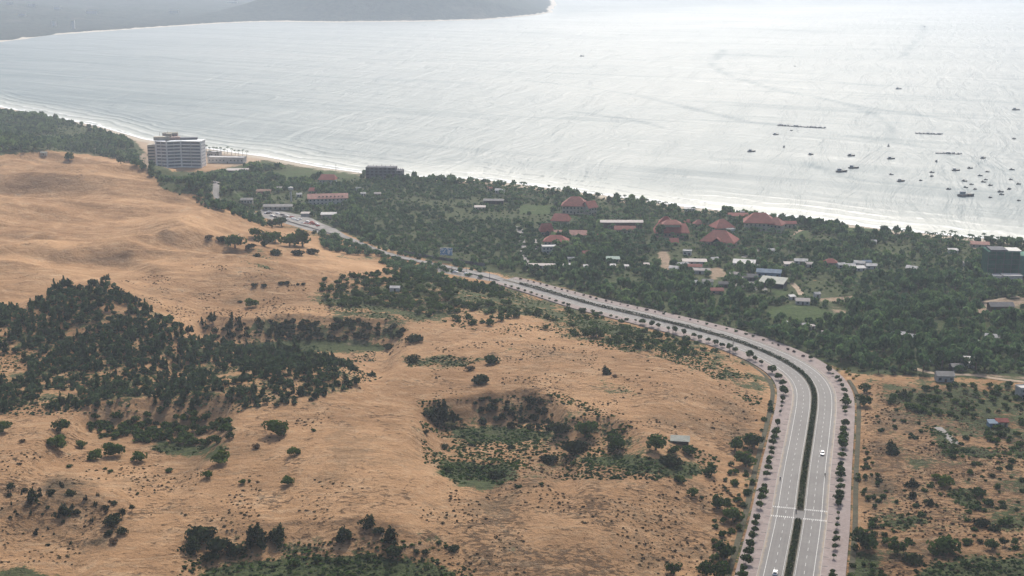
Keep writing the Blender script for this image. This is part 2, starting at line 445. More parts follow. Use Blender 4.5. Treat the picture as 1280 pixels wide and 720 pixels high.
# ------------------------------------------------------------------ ground
def ground_material():
    m, nt = new_mat('dune_sand_and_ground'); b = NB(nt); p = b.pos()
    zc = b.attr('zone').outputs['Color']; sp = b.n('ShaderNodeSeparateColor'); b.link(zc, sp.inputs[0])
    g, s, l = sp.outputs; yd = b.attr('yard').outputs['Fac']; ds = b.attr('shore').outputs['Fac']
    nb = b.noise(p, .012, 5, .6); nm = b.noise(p, .07, 5, .62); nf = b.noise(p, .45, 5, .65); nff = b.noise(p, 1.6, 3, .6)
    # sand: orange, paler in the drifts
    f = b.math('ADD', b.math('MULTIPLY', nb, .5), b.math('ADD', b.math('MULTIPLY', nm, .35), b.math('MULTIPLY', nf, .15)))
    sand = b.mix(b.ramp(f, .36, .64), SAND_LO, SAND_HI)
    sand = b.mix(b.math('MULTIPLY', b.ramp(nm, .55, .75), .35), sand, SAND_PALE)
    # crumbly texture of dry tufts and crusts, clearer where the sand is rough
    rough_sand = b.math('MULTIPLY_ADD', s, .9, .0)
    str_ = b.mapping(p, (1, 1.6, 1), (0, 0, .5))
    tufts = b.noise(str_, .30, 6, .72, .4)
    clus = b.noise(p, .035, 4, .6, .6)
    thr = b.math('ADD', tufts, b.math('MULTIPLY', b.math('SUBTRACT', clus, .5), .55))
    thr = b.math('ADD', thr, b.math('MULTIPLY_ADD', rough_sand, .20, -.10))
    dk = b.ramp(thr, .545, .65)
    sand = b.mix(b.math('MULTIPLY', dk, .8), sand, (.085, .053, .03))
    # dull patches of dead creepers, trampled pale streaks
    patch = b.ramp(b.math('ADD', b.noise(p, .022, 5, .65, .5), b.math('MULTIPLY', b.math('SUBTRACT', nf, .5), .45)), .50, .68)
    sand = b.mix(b.math('MULTIPLY', patch, b.math('MULTIPLY', s, 1.25, clamp=True)), sand, (.120, .086, .050))
    streak = b.noise(b.mapping(p, (.05, .22, 1), (0, 0, .3)), 1.0, 5, .7, .6)
    sand = b.mix(b.math('MULTIPLY', b.ramp(streak, .50, .66), .4), sand, (.46, .335, .21))
    sand = b.mix(b.math('MULTIPLY', b.ramp(b.noise(p, .62, 5, .75), .53, .66), b.math('MULTIPLY_ADD', s, .95, .04, clamp=True)), sand, (.085, .055, .032))
    hs = b.n('ShaderNodeHueSaturation'); b.link(sand, hs.inputs['Color']); b.link(b.math('MULTIPLY_ADD', s, -.34, 1.0), hs.inputs['Value']); sand = hs.outputs[0]   # rough, rooted sand is darker than the blown dunes
    # paler beach by the water, wet at the edge
    sand = b.mix(b.math('MULTIPLY', b.ramp(ds, 150, 50), .75), sand, (.36, .29, .22))
    sand = b.mix(b.ramp(ds, 34, 18), sand, (.42, .37, .30))
    sand = b.mix(b.ramp(ds, 7, 2), sand, (.26, .22, .18))
    # yards and tracks: trodden earth
    yn = b.ramp(b.math('ADD', yd, b.math('MULTIPLY', b.math('SUBTRACT', nm, .5), 2.2)), .3, .75)
    earth = b.mix(b.ramp(nf, .35, .65), (.21, .15, .10), (.29, .225, .165))
    # green cover: low grass and creepers broken by the sand under it
    gn = b.math('ADD', b.math('MULTIPLY', b.math('SUBTRACT', nm, .5), 1.7), b.math('MULTIPLY', b.math('SUBTRACT', nf, .5), 1.3))
    gm = b.ramp(b.math('ADD', g, gn), .38, .62)
    grass = b.mix(b.ramp(b.math('ADD', b.math('MULTIPLY', nf, .6), b.math('MULTIPLY', nff, .4)), .35, .65), (.020, .034, .014), (.074, .090, .034))
    grass = b.mix(b.math('MULTIPLY', b.ramp(nm, .5, .7), .4), grass, (.085, .08, .04))
    lawn = b.mix(b.ramp(nf, .3, .7), (.03, .055, .018), (.06, .092, .028))
    c = b.mix(gm, sand, grass)
    lm = b.ramp(b.math('ADD', l, b.math('MULTIPLY', b.math('SUBTRACT', nm, .5), 1.8)), .3, .8)
    c = b.mix(lm, c, lawn)
    c = b.mix(yn, c, earth)
    # relief too fine for the mesh: ripples, hummocks, tufts
    w = b.n('ShaderNodeTexWave', wave_type='BANDS', bands_direction='Y'); b.link(b.mapping(p, (.5, 1, 1), (0, 0, .25)), w.inputs[0])
    w.inputs['Scale'].default_value = .035; w.inputs['Distortion'].default_value = 9; w.inputs['Detail'].default_value = 3; w.inputs['Detail Scale'].default_value = .7
    smooth_sand = b.math('SUBTRACT', 1.0, b.math('MAXIMUM', gm, s), clamp=True)
    h1 = b.bump(b.math('MULTIPLY', w.outputs[1], smooth_sand), .6, .35)
    h2 = b.bump(b.noise(p, .12, 6, .62, .3), 2.4, .8, h1)
    h3 = b.bump(b.math('ADD', tufts, b.math('MULTIPLY', dk, .35)), 1.1, 1.0, h2)
    b.out(b.bsdf(c, .95, .1, h3)); return m
SAND_LO, SAND_HI, SAND_PALE = (.245,.138,.066), (.425,.258,.135), (.54,.38,.235)

def fan(y0, y1, rate, umax, du, apex=300.0):
    n = int(math.log((y1 + apex) / (y0 + apex)) / rate) + 1
    yy = (y0 + apex) * np.exp(np.arange(n) * rate) - apex
    uu = np.arange(-umax, umax + 1e-6, du)
    Y, U = np.meshgrid(yy, uu, indexing='ij'); X = U * (Y + apex)
    return X.ravel(), Y.ravel(), len(yy), len(uu)
gx, gy, nr, nc = fan(230, 3300, .0026, .64, .0023, 100.0)
grd, _gi = road_dist(gx, gy)
gz = height(gx, gy, grd)
gds = shore_d(gx, gy)
g, s, l, yd = zones(gx, gy, gz, grd)
F4 = grid_faces(nr, nc)
F4 = F4[(gds[F4] > -130).any(1)]
used = np.zeros(len(gx), bool); used[F4.ravel()] = True
remap = np.cumsum(used) - 1
me = mesh_np('ground', np.stack([gx, gy, gz], 1)[used], remap[F4], ground_material(), True,
             {'zone': np.stack([g, s, l, np.ones_like(g)], 1)[used], 'yard': yd[used], 'shore': gds[used]})
tag(link('ground', me), kind='structure')

# ------------------------------------------------------------------ far shore and headland
FAR_PX = [(-400,75),(-150,62),(0,53),(60,44),(130,39),(200,34),(280,29),(340,27),(420,28),(520,27),(600,25),(640,22),(670,19),(692,15)]
fx, fy = flat([p[0] for p in FAR_PX], [p[1] for p in FAR_PX], 0.0)
def far_d(x, y):
    w = 14 * (vnoise(x / 90, x * 0, 55) - .5)
    edge = fx[-1] + .035 * (y - fy[-1]) + 40 * (fbm(y / 160, y * 0, 66, 3) - .5)
    return np.minimum(y - np.interp(x, fx, fy) - w, (edge - x) * .8)
def far_h(x, y):
    d = far_d(x, y)
    hill = sm(x, -1300, -500)
    h = np.where(d > 0, 3 * sm(d, 0, 30), d * .05)
    h = h + hill * sm(d, 4, 420) * (90 + 170 * fbm(x / 600, y / 420, 91, 5)) + (1 - hill) * sm(d, 900, 2800) * 130 * fbm(x / 500, y / 500, 95, 5) + sm(d, 5, 60) * 10 * fbm(x / 60, y / 60, 99, 3)
    return np.maximum(h, -8)
def far_material():
    m, nt = new_mat('wooded_headland'); b = NB(nt); p = b.pos(); ds = b.attr('shore').outputs['Fac']
    n1 = b.noise(p, .006, 6, .62); n2 = b.noise(p, .05, 5, .65)
    c = b.mix(b.ramp(n2, .35, .65), (.016, .026, .022), (.042, .052, .042))
    c = b.mix(b.math('MULTIPLY', b.ramp(n1, .55, .72), .6), c, (.10, .09, .075))
    c = b.mix(b.ramp(b.math('ADD', ds, b.math('MULTIPLY', n2, 20)), 32, 22), c, (.55, .50, .42))
    b.out(b.bsdf(c, .95, .05, b.bump(n2, 6))); return m
X, Y = np.meshgrid(np.arange(-5600, 700, 26.0), np.arange(2700, 10500, 26.0)); n_r, n_c = X.shape
X = X.ravel(); Y = Y.ravel(); fd = far_d(X, Y); Ff = grid_faces(n_r, n_c); Ff = Ff[(fd[Ff] > -90).any(1)]
used = np.zeros(len(X), bool); used[Ff.ravel()] = True; remap = np.cumsum(used) - 1
tag(link('headland', mesh_np('headland', np.stack([X, Y, far_h(X, Y)], 1)[used], remap[Ff], far_material(), True, {'shore': fd[used]})), kind='structure')

# ------------------------------------------------------------------ sea
def poly_dist(x, y, P):
    P = np.asarray(P, float); d = np.full(x.shape, 1e9)
    for i in range(len(P) - 1):
        a, b = P[i], P[i + 1]; ab = b - a
        t = np.clip(((x - a[0]) * ab[0] + (y - a[1]) * ab[1]) / (ab ** 2).sum(), 0, 1)
        d = np.minimum(d, np.hypot(x - a[0] - t * ab[0], y - a[1] - t * ab[1]))
    return d
WAKES = [([(905,62),(892,78),(902,90),(930,100),(970,112),(1020,122),(1080,134),(1150,144),(1240,158)],8),
         ([(902,90),(960,96),(1020,100),(1100,108)],6), ([(800,120),(850,132),(905,145),(935,152),(975,156)],9),
         ([(1010,118),(1050,128),(1085,140),(1110,155),(1112,175)],6), ([(655,100),(720,108),(790,118)],7), ([(720,140),(790,150),(830,160)],6),
         ([(1010,204),(1060,222),(1120,230),(1240,240)],6), ([(1130,70),(1155,33),(1110,25)],8), ([(1060,170),(1140,182),(1260,214)],5)]
SLICK = [([(690,22),(760,17),(900,9),(1200,4),(1500,2),(1500,-30),(690,-30)],.85,6), ([(880,34),(1040,38),(1090,36),(1030,41)],.5,4), ([(800,190),(900,180),(1000,212),(900,232),(800,225)],.33,22),
         ([(-200,60),(140,60),(330,110),(420,200),(200,190),(-200,130)],.35,50), ([(560,225),(700,228),(900,256),(860,240),(700,205)],.25,15)]
sx, sy, nr, nc = fan(700, 22000, .0036, .85, .0042)
sds = -shore_d(sx, sy)
spx, spy, _ = proj(sx, sy, 0 * sx)
slick = np.zeros(len(sx))
for P, k, w in SLICK: slick = np.maximum(slick, k * polymask(spx, spy, P, w))
wk = np.zeros(len(sx))
for P, w in WAKES:
    a = np.array(P, float); qx, qy = flat(a[:, 0], a[:, 1]); C = catmull(np.stack([qx, qy], 1), 6)
    bb = (sx > C[:, 0].min() - 60) & (sx < C[:, 0].max() + 60) & (sy > C[:, 1].min() - 60) & (sy < C[:, 1].max() + 60)
    d = poly_dist(sx[bb], sy[bb], C); wk[bb] = np.maximum(wk[bb], np.exp(-(d / w) ** 2))
def sea_material():
    m, nt = new_mat('sea_water'); b = NB(nt); p = b.pos()
    sd = b.attr('shore').outputs['Fac']; sl = b.attr('slick').outputs['Fac']; wk = b.attr('wake').outputs['Fac']
    # swell trains, wind chop and large wind patches
    def tmap(length, width, deg):
        nd = b.n('ShaderNodeMapping', vector_type='TEXTURE'); b.link(p, nd.inputs[0]); nd.inputs['Scale'].default_value = (length, width, 1); nd.inputs['Rotation'].default_value = (0, 0, R(deg)); return nd.outputs[0]
    q1 = tmap(190, 44, 74); q2 = tmap(120, 26, 60); q3 = tmap(24, 8, 68); q4 = tmap(300, 34, -36)
    n1 = b.noise(q1, 1.0, 5, .6, 1.1); n2 = b.noise(q2, 1.0, 4, .6, .4); n3 = b.noise(q3, 1.0, 3, .6)
    big = b.noise(b.mapping(p, (.0016, .0028, 1), (0, 0, .25)), 1.0, 5, .6, .8)
    # shore-parallel rollers, dying out to sea
    ph = b.math('ADD', b.math('MULTIPLY', sd, .23), b.math('MULTIPLY', b.noise(b.mapping(p, (.012, .012, 1)), 1.0, 3), 11))
    roll = b.math('POWER', b.math('MULTIPLY_ADD', b.math('SINE', ph), .5, .5), 2.5)
    near = b.ramp(sd, 190, 15)
    calm = b.math('SUBTRACT', 1.0, b.math('MULTIPLY', wk, .8), clamp=True)
    h = b.math('ADD', b.math('ADD', b.math('MULTIPLY', n1, 3.2), b.math('MULTIPLY', b.noise(tmap(520, 95, -34), 1.0, 3, .5, .8), 4.5)), b.math('ADD', b.math('MULTIPLY', n2, .8), b.math('MULTIPLY', n3, .35)))
    h = b.math('ADD', h, b.math('MULTIPLY', b.math('MULTIPLY', roll, near), 1.1))
    nrm = b.bump(h, 1.5, .85)
    rough = b.math('ADD', .455, b.math('ADD', b.math('MULTIPLY', b.math('SUBTRACT', big, .5), .34), b.math('MULTIPLY', b.ramp(b.noise(tmap(900, 70, -28), 1.0, 4, .6, 1.2), .54, .66), .09)))
    rough = b.math('ADD', rough, b.math('MULTIPLY', sl, .14))
    rough = b.math('ADD', rough, b.math('MULTIPLY', wk, .15), clamp=True)
    shal = b.ramp(sd, 120, 0)
    col = b.mix(shal, (.09, .135, .15), (.30, .33, .31))
    # broken white water
    fn = b.noise(b.mapping(p, (.05, .05, 1)), 1.0, 5, .65)
    swash = b.ramp(b.math('ADD', sd, b.math('MULTIPLY', fn, 14)), 17, 8)
    brk = b.math('MULTIPLY', b.ramp(roll, .72, .93), b.math('MULTIPLY', b.ramp(sd, 48, 20), b.ramp(fn, .42, .56)))
    foam = b.math('MAXIMUM', swash, b.math('MULTIPLY', brk, .9))
    caps = b.math('MULTIPLY', b.ramp(b.noise(q3, 2.2, 3, .7), .74, .80), b.math('MULTIPLY', b.ramp(n1, .5, .65), .5))
    foam = b.math('MAXIMUM', foam, caps)
    water = b.n('ShaderNodeBsdfPrincipled'); b.link(col, water.inputs['Base Color']); b.link(rough, water.inputs['Roughness']); water.inputs['IOR'].default_value = 1.33
    water.inputs['Specular IOR Level'].default_value = .40; b.link(nrm, water.inputs['Normal'])
    fo = b.bsdf((.78, .80, .80), .9, .1)
    mx = b.n('ShaderNodeMixShader'); b.link(foam, mx.inputs[0]); b.link(water.outputs[0], mx.inputs[1]); b.link(fo, mx.inputs[2])
    b.out(mx.outputs[0]); return m
Fs = grid_faces(nr, nc); Fs = Fs[(sds[Fs] > -60).any(1)]
used = np.zeros(len(sx), bool); used[Fs.ravel()] = True; remap = np.cumsum(used) - 1
tag(link('sea', mesh_np('sea', np.stack([sx, sy, 0 * sx], 1)[used], remap[Fs], sea_material(), True, {'shore': sds[used], 'slick': slick[used], 'wake': wk[used]})), kind='structure')

# ------------------------------------------------------------------ boulevard
def strip(name, o0, o1, dz, mat, i0=0, i1=None, kind='structure', step=1, ncross=1, side=0.0, cat=None, label=None):
    """a ribbon along the road between two offsets; side > 0 gives it vertical edges that far down"""
    i1 = IEND if i1 is None else i1; idx = np.arange(i0, i1, step)
    o0f = o0 if callable(o0) else (lambda i: np.full(len(i), o0)); o1f = o1 if callable(o1) else (lambda i: np.full(len(i), o1))
    a = o0f(idx); c = o1f(idx); V = []
    if side: V.append(np.column_stack([RC[idx] + RN[idx] * (a * WS[idx])[:, None], RZ[idx] + dz - side]))
    for k in range(ncross + 1):
        o = a + (c - a) * k / ncross
        V.append(np.column_stack([RC[idx] + RN[idx] * (o * WS[idx])[:, None], RZ[idx] + dz]))
    if side: V.append(np.column_stack([RC[idx] + RN[idx] * (c * WS[idx])[:, None], RZ[idx] + dz - side]))
    ncx = len(V); P = np.stack(V, 1).reshape(-1, 3); Fx = grid_faces(len(idx), ncx)
    o = link(name, mesh_np(name, P, Fx, mat)); 
    return tag(o, label, cat, None, kind)
def asphalt():
    m, nt = new_mat('worn_asphalt'); b = NB(nt); p = b.pos()
    n1 = b.noise(p, .05, 4, .6); n2 = b.noise(p, .5, 5, .65); n3 = b.noise(p, 4, 3, .6)
    lat = b.attr('lat').outputs['Fac']
    tr = b.math('MULTIPLY_ADD', b.math('SINE', b.math('MULTIPLY', lat, 3.6)), .5, .5)      # wheel paths worn along the lanes
    c = b.mix(b.ramp(b.math('ADD', b.math('MULTIPLY', n1, .6), b.math('MULTIPLY', n2, .4)), .35, .65), (.060, .059, .062), (.092, .091, .093))
    c = b.mix(b.math('MULTIPLY', tr, .22), c, (.125, .123, .122))
    c = b.mix(b.math('MULTIPLY', b.ramp(n3, .5, .75), .25), c, (.04, .04, .04))
    patch = b.ramp(b.noise(b.mapping(p, (.09, .03, 1)), 1.0, 2, .4), .58, .60)
    c = b.mix(b.math('MULTIPLY', patch, .45), c, (.055, .054, .057))
    edge = b.ramp(b.math('ADD', b.math('ABSOLUTE', lat), b.math('MULTIPLY', b.noise(p, .22, 5, .7), 3.2)), 12.0, 13.6)
    c = b.mix(b.math('MULTIPLY', edge, .8), c, (.25, .19, .13))
    b.out(b.bsdf(c, .7, .35, b.bump(n3, .02))); return m
def paving():
    m, nt = new_mat('pink_paving'); b = NB(nt); p = b.pos()
    br = b.n('ShaderNodeTexBrick'); b.link(p, br.inputs[0]); br.inputs['Scale'].default_value = .55; br.inputs['Mortar Size'].default_value = .03
    br.inputs['Color1'].default_value = (.205, .165, .155, 1); br.inputs['Color2'].default_value = (.265, .215, .205, 1); br.inputs['Mortar'].default_value = (.16, .135, .125, 1)
    n1 = b.noise(p, .25, 5, .65); n2 = b.noise(p, 1.4, 4, .6)
    c = b.mix(b.math('MULTIPLY', b.ramp(n1, .42, .68), .5), br.outputs[0], (.30, .26, .24))
    c = b.mix(b.math('MULTIPLY', b.ramp(n2, .55, .75), .6), c, (.15, .10, .088))
    b.out(b.bsdf(c, .85, .2, b.bump(n2, .03))); return m
M_ASPH, M_PAVE = asphalt(), paving()
M_PAINT = surf('road_paint', (.46, .46, .45), .7, .25, .8, .2, (.28, .28, .28))
M_KERB = surf('kerb_concrete', (.30, .29, .27), .85, .2, .6)
M_SOIL = surf('planting_soil', (.055, .05, .032), .95, .4, .4)
M_CONC = surf('pale_concrete', (.20, .19, .18), .85, .3, .12, .2, (.12, .115, .105))
MED, CW = 1.75, 10.0
E0 = MED + CW
PL, PR = 8.4, 9.6
for s_, nm in ((-1, 'road'), (1, 'road')):
    a, c = (MED, E0) if s_ > 0 else (-E0, -MED)
    o = strip(nm, a, c, 0, M_ASPH, ncross=8)
    me = o.data; n = len(me.vertices) // IEND
    lat = np.tile(np.linspace(a, c, n), IEND).astype(np.float32)
    at_ = me.attributes.new('lat', 'FLOAT', 'POINT'); at_.data.foreach_set('value', lat)
strip('pavement', E0 + .22, E0 + PR, .13, M_PAVE, ncross=4, side=.8)
strip('pavement', -E0 - PL, -E0 - .22, .13, M_PAVE, ncross=4, side=.8)
for a, c in ((E0, E0 + .22), (-E0 - .22, -E0)): strip('kerb', a, c, .15, M_KERB, side=.3)
# past the plaza the street runs on as one pale carriageway
WS_, WS = WS, np.ones(NROAD)
strip('road', -3.2, 3.2, .03, M_CONC, IEND - 6, NROAD, side=.3, ncross=3)
WS = WS_
M_DITCH = surf('ditch_earth', (.07,.065,.045), .95, .35, .35, .1, (.035,.05,.02))
strip('ditch', E0 + PR + 1.0, E0 + PR + 3.2, -.30, M_DITCH, 0, int(_after.argmax()) + 25, ncross=2); strip('ditch', -E0 - PL - 3.6, -E0 - PL - 1.2, -.30, M_DITCH, 0, int(_after.argmax()) + 60, ncross=2)
M_LOWW = surf('ditch_wall_concrete', (.16,.15,.13), .9, .3, .4)
# crossing: pixel row 642 -> index on the centreline
rpx, rpy, _ = proj(RC[:, 0], RC[:, 1], RZ)
def road_i(py): return int(np.argmin(np.abs(rpy[:350] - py)))
XI = road_i(642.5); XI0, XI1 = XI - 3, XI + 3
strip('median_strip', -MED, MED, .15, M_SOIL, 0, XI0, side=.3, ncross=2); strip('median_strip', -MED, MED, .15, M_SOIL, XI1, IEND, side=.3, ncross=2)
strip('road', -MED, MED, .002, M_ASPH, XI0 - 1, XI1 + 1, ncross=2)
for a in (-MED - .2, MED):
    strip('kerb', a, a + .2, .17, M_KERB, 0, XI0, side=.3); strip('kerb', a, a + .2, .17, M_KERB, XI1, IEND, side=.3)
for s_ in (-1, 1):
    for off, w in ((E0 - 2.55, .22), (MED + .55, .16)):
        a, c = sorted((s_ * off, s_ * (off + w))); strip('road_marking', a, c, .005, M_PAINT)
    mb = MB()
    off = s_ * (MED + 4.0)
    for k in range(0, IEND - 3, 5):
        p0, p1 = road_xy(k, off), road_xy(k + 2, off); n0, n1 = RN[k] * .08, RN[k + 2] * .08
        mb.add([(*(p0 - n0), RZ[k] + .005), (*(p0 + n0), RZ[k] + .005), (*(p1 + n1), RZ[k + 2] + .005), (*(p1 - n1), RZ[k + 2] + .005)], [(0, 1, 2, 3)])
    tag(mb.build('road_marking', M_PAINT), kind='structure')
mb = MB()
for row in (636.5, 648.5):
    ri = road_i(row); t = RT[ri]
    for s_ in (-1, 1):
        for k in range(12):
            o_ = s_ * (MED + .4 + k * .84); c = road_xy(ri, o_); n = RN[ri] * .2
            mb.add([(*(c - n - t * .8), RZ[ri] + .009), (*(c + n - t * .8), RZ[ri] + .009), (*(c + n + t * .8), RZ[ri] + .009), (*(c - n + t * .8), RZ[ri] + .009)], [(0, 1, 2, 3)])
tag(mb.build('crossing_marking', M_PAINT), kind='structure')

# ------------------------------------------------------------------ paths, plaza, yards: sheets laid on the ground
def ribbon_px(name, pts, w, mat, dz=.12):
    P = np.array([at(*p)[:2] for p in pts]); C = resample(catmull(P, 10), 2.5); T = np.gradient(C, axis=0); T /= np.linalg.norm(T, axis=1)[:, None]
    N = np.stack([T[:, 1], -T[:, 0]], 1); V = []
    for k in (-.5, -.17, .17, .5):
        q = C + N * w * k; V.append(np.column_stack([q, height(q[:, 0], q[:, 1]) + dz]))
    return tag(link(name, mesh_np(name, np.stack(V, 1).reshape(-1, 3), grid_faces(len(C), 4), mat)), kind='structure')
def sheet_px(name, poly, mat, dz=.1, step=6.0):
    P = np.array([at(*p)[:2] for p in poly]); x0, y0 = P.min(0); x1, y1 = P.max(0)
    bm = bmesh.new(); vs = [bm.verts.new((*p, 0)) for p in P]; bm.faces.new(vs); bmesh.ops.triangulate(bm, faces=bm.faces[:])
    for ax, lo, hi in ((0, x0, x1), (1, y0, y1)):
        for q in np.arange(lo + step, hi, step):
            no = (1, 0, 0) if ax == 0 else (0, 1, 0); co = (q, 0, 0) if ax == 0 else (0, q, 0)
            bmesh.ops.bisect_plane(bm, geom=bm.verts[:] + bm.edges[:] + bm.faces[:], plane_co=co, plane_no=no)
    X = np.array([v.co.x for v in bm.verts]); Y = np.array([v.co.y for v in bm.verts]); Z = height(X, Y) + dz
    for v, z in zip(bm.verts, Z): v.co.z = z
    for f in bm.faces:
        if f.normal.z < 0: f.normal_flip()
    me = bpy.data.meshes.new(name); bm.normal_update(); bm.to_mesh(me); bm.free(); me.materials.append(mat)
    return tag(link(name, me), kind='structure')
M_TRACK = surf('sandy_track', (.28, .215, .155), .95, .3, .2)
M_GREY = surf('grey_yard', (.19, .18, .165), .9, .3, .15)
ribbon_px('path', [(649,283),(652,300),(655,318),(658,331)], 5.5, M_CONC)
ribbon_px('path', [(929,322),(940,316),(950,312)], 4, M_CONC)
ribbon_px('path', [(274,226),(270,236),(272,248),(276,258),(292,264),(312,268),(335,270)], 6, M_CONC, .16)
ribbon_px('path', [(990,354),(998,362),(1002,369)], 4.5, M_TRACK)
ribbon_px('path', [(1140,460),(1170,467),(1215,469),(1250,474),(1300,480)], 4, M_TRACK)
ribbon_px('path', [(1172,534),(1180,541),(1192,552),(1196,558)], 4, M_CONC)
ribbon_px('path', [(988,295),(996,290),(1004,287)], 4, M_TRACK)
ribbon_px('path', [(667,296),(669,305),(673,313)], 4, M_CONC)
ribbon_px('path', [(1192,377),(1225,378),(1262,372),(1290,371)], 3.5, M_TRACK); ribbon_px('path', [(1231,379),(1237,386),(1246,390)], 3, M_TRACK)
sheet_px('plaza', [(545,333),(585,336),(622,344),(640,354),(610,351),(575,345),(548,340)], M_CONC, .02)
sheet_px('plaza', [(326,262),(352,264),(384,270),(402,279),(420,286),(432,294),(400,292),(372,284),(345,276),(322,270)], M_CONC, .05)
sheet_px('yard', [(905,348),(930,345),(956,357),(960,363),(938,363),(916,362)], M_GREY, .1)
#@@PART3

# ------------------------------------------------------------------ plants
def unit(v): return v / np.maximum(np.linalg.norm(v, axis=1, keepdims=True), 1e-9)
def quads(c, nrm, size, r, stretch=1.0, up=None):
    """one quad per row: centre, facing, half size; stretch along 'up' when given"""
    n = len(c); a = up if up is not None else unit(r.normal(size=(n, 3)))
    t = unit(np.cross(nrm, a) + 1e-6); b = unit(np.cross(nrm, t))
    s = size[:, None]
    V = np.stack([c - t * s - b * s * stretch, c + t * s - b * s * stretch * .8, c + t * s * .75 + b * s * stretch, c - t * s * .8 + b * s * stretch * .9], 1).reshape(-1, 3)
    return V
def crown(n, seed, kind='round', leaf=.11):
    """leaf clumps filling a crown of about unit radius standing on z = 0: (verts, tint)"""
    r = np.random.default_rng(seed)
    if kind == 'spiky':                        # casuarina: upright feathery plumes
        k = max(3, n // 26); c0 = np.column_stack([r.normal(0, .42, k), r.normal(0, .42, k), np.zeros(k)])
        hh = 1.9 * np.exp(-1.4 * (c0[:, 0] ** 2 + c0[:, 1] ** 2)) * r.uniform(.65, 1.1, k) + .25
        j = r.integers(0, k, n); t = r.random(n) ** .8
        p = c0[j] * (1 - .25 * t[:, None]) + r.normal(0, .15, (n, 3)) * (1.15 - t[:, None]); p[:, 2] = .06 + hh[j] * t
        nr_ = unit(np.column_stack([p[:, 0], p[:, 1], .3 * np.ones(n)]) + r.normal(0, .6, (n, 3)))
        V = quads(p, nr_, leaf * r.uniform(.5, 1.1, n) * (1.25 - .6 * t), r, 2.0, unit(np.column_stack([r.normal(0, .3, n), r.normal(0, .3, n), np.ones(n)])))
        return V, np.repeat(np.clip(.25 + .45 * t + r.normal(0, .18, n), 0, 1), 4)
    nl = {'round': 9, 'bush': 11, 'flat': 9, 'tall': 8}[kind]
    top = {'round': 1.5, 'bush': 1.05, 'flat': .8, 'tall': 2.3}[kind]
    ang = r.uniform(0, 6.283, nl); rad = .62 * np.sqrt(r.random(nl))
    lc = np.column_stack([np.cos(ang) * rad, np.sin(ang) * rad, r.uniform(.28, .72, nl) * top * (1 - .35 * rad)])
    lr = r.uniform(.30, .52, nl); lr[0] = .6; lc[0] = (0, 0, top * .5)
    j = r.choice(nl, n, p=lr ** 2 / (lr ** 2).sum())
    d = unit(r.normal(size=(n, 3))); q = r.random(n) ** .28
    p = lc[j] + d * (lr[j] * q)[:, None] * np.array([1, 1, .8 * max(1, top * .6)])
    lowz = .03 if kind in ('bush', 'flat') else .22 * top * .5
    p[:, 2] = np.where(p[:, 2] < lowz, lowz + r.random(n) * .2, p[:, 2])
    cen = np.array([0, 0, top * .4]); nr_ = unit(unit(p - lc[j]) * .7 + unit(p - cen) * .5 + r.normal(0, .45, (n, 3)))
    V = quads(p, nr_, leaf * r.uniform(.55, 1.25, n), r, 1.0)
    lt = r.normal(0, .16, nl)
    return V, np.repeat(np.clip(.42 + lt[j] + r.normal(0, .2, n), 0, 1), 4)
def palm(seed):
    r = np.random.default_rng(seed); Vs = []; k = 11
    for i in range(k):
        a = 6.283 * i / k + r.normal(0, .2); dr = np.array([math.cos(a), math.sin(a), 0]); sd = np.array([-math.sin(a), math.cos(a), 0]); up = r.uniform(.15, .7)
        prev = None
        for t in np.linspace(0, 1, 5):
            p = dr * t * 1.0 + np.array([0, 0, up * t - (1.05 + .3 * up) * t * t * .85]); w = .20 * (math.sin(3.1 * min(t + .08, 1)) + .12)
            cur = (p - sd * w + np.array([0, 0, -.10 * w]), p, p + sd * w + np.array([0, 0, -.10 * w]))
            if prev is not None:
                Vs += [prev[0], prev[1], cur[1], cur[0], prev[1], prev[2], cur[2], cur[1]]
            prev = cur
    V = np.array(Vs); return V, np.repeat(np.clip(.45 + r.normal(0, .2, len(V) // 4), 0, 1), 4)
def trunk_mesh(name, h, r0, mat, bend=0.0, limbs=4, seed=0):
    rr = random.Random(seed); mb = MB(); p = Vector((0, 0, -.3)); n = 5
    for i in range(n):
        q = Vector((bend * ((i + 1) / n) ** 2, rr.uniform(-.04, .04) * h, h * (i + 1) / n)); mb.tube(p, q, r0 * (1 - .13 * i), r0 * (1 - .13 * (i + 1)), 6); p = q
    for k in range(limbs):
        a = 6.283 * k / max(limbs, 1) + rr.uniform(-.4, .4); z = h * rr.uniform(.5, .9)
        mb.tube((bend * .4, 0, z), (bend * .4 + math.cos(a) * h * .45, math.sin(a) * h * .45, z + h * rr.uniform(.25, .5)), r0 * .45, r0 * .15, 5)
    me = bpy.data.meshes.new(name); me.from_pydata(mb.v, [], mb.f); me.materials.append(mat); me.update(); return me

G_WOOD = leaf_mat('woodland_leaves', (.030,.072,.036), (.120,.205,.078), .48)
M_WOOD = leaf_mat('woodland_mass_leaves', (.030,.072,.036), (.120,.205,.078), .48, 0)
G_CASU = leaf_mat('casuarina_needles', (.018,.040,.022), (.070,.115,.052), .40)
M_CASU = leaf_mat('casuarina_mass_needles', (.018,.040,.022), (.070,.115,.052), .40, 0)
G_BUSH = leaf_mat('bush_leaves', (.015,.036,.012), (.068,.115,.028), .36)
M_BUSH = leaf_mat('creeper_mass_leaves', (.015,.036,.012), (.068,.115,.028), .36, 0)
G_FRESH = leaf_mat('fresh_bush_leaves', (.024,.050,.009), (.095,.145,.026), .32, .25)
G_DARK = leaf_mat('dark_bush_leaves', (.011,.020,.011), (.042,.060,.026), .25)
G_DRY = leaf_mat('dry_scrub_twigs', (.06,.042,.025), (.15,.105,.06), .15, .1)
G_PALM = leaf_mat('palm_fronds', (.024,.058,.030), (.085,.150,.062), .45)
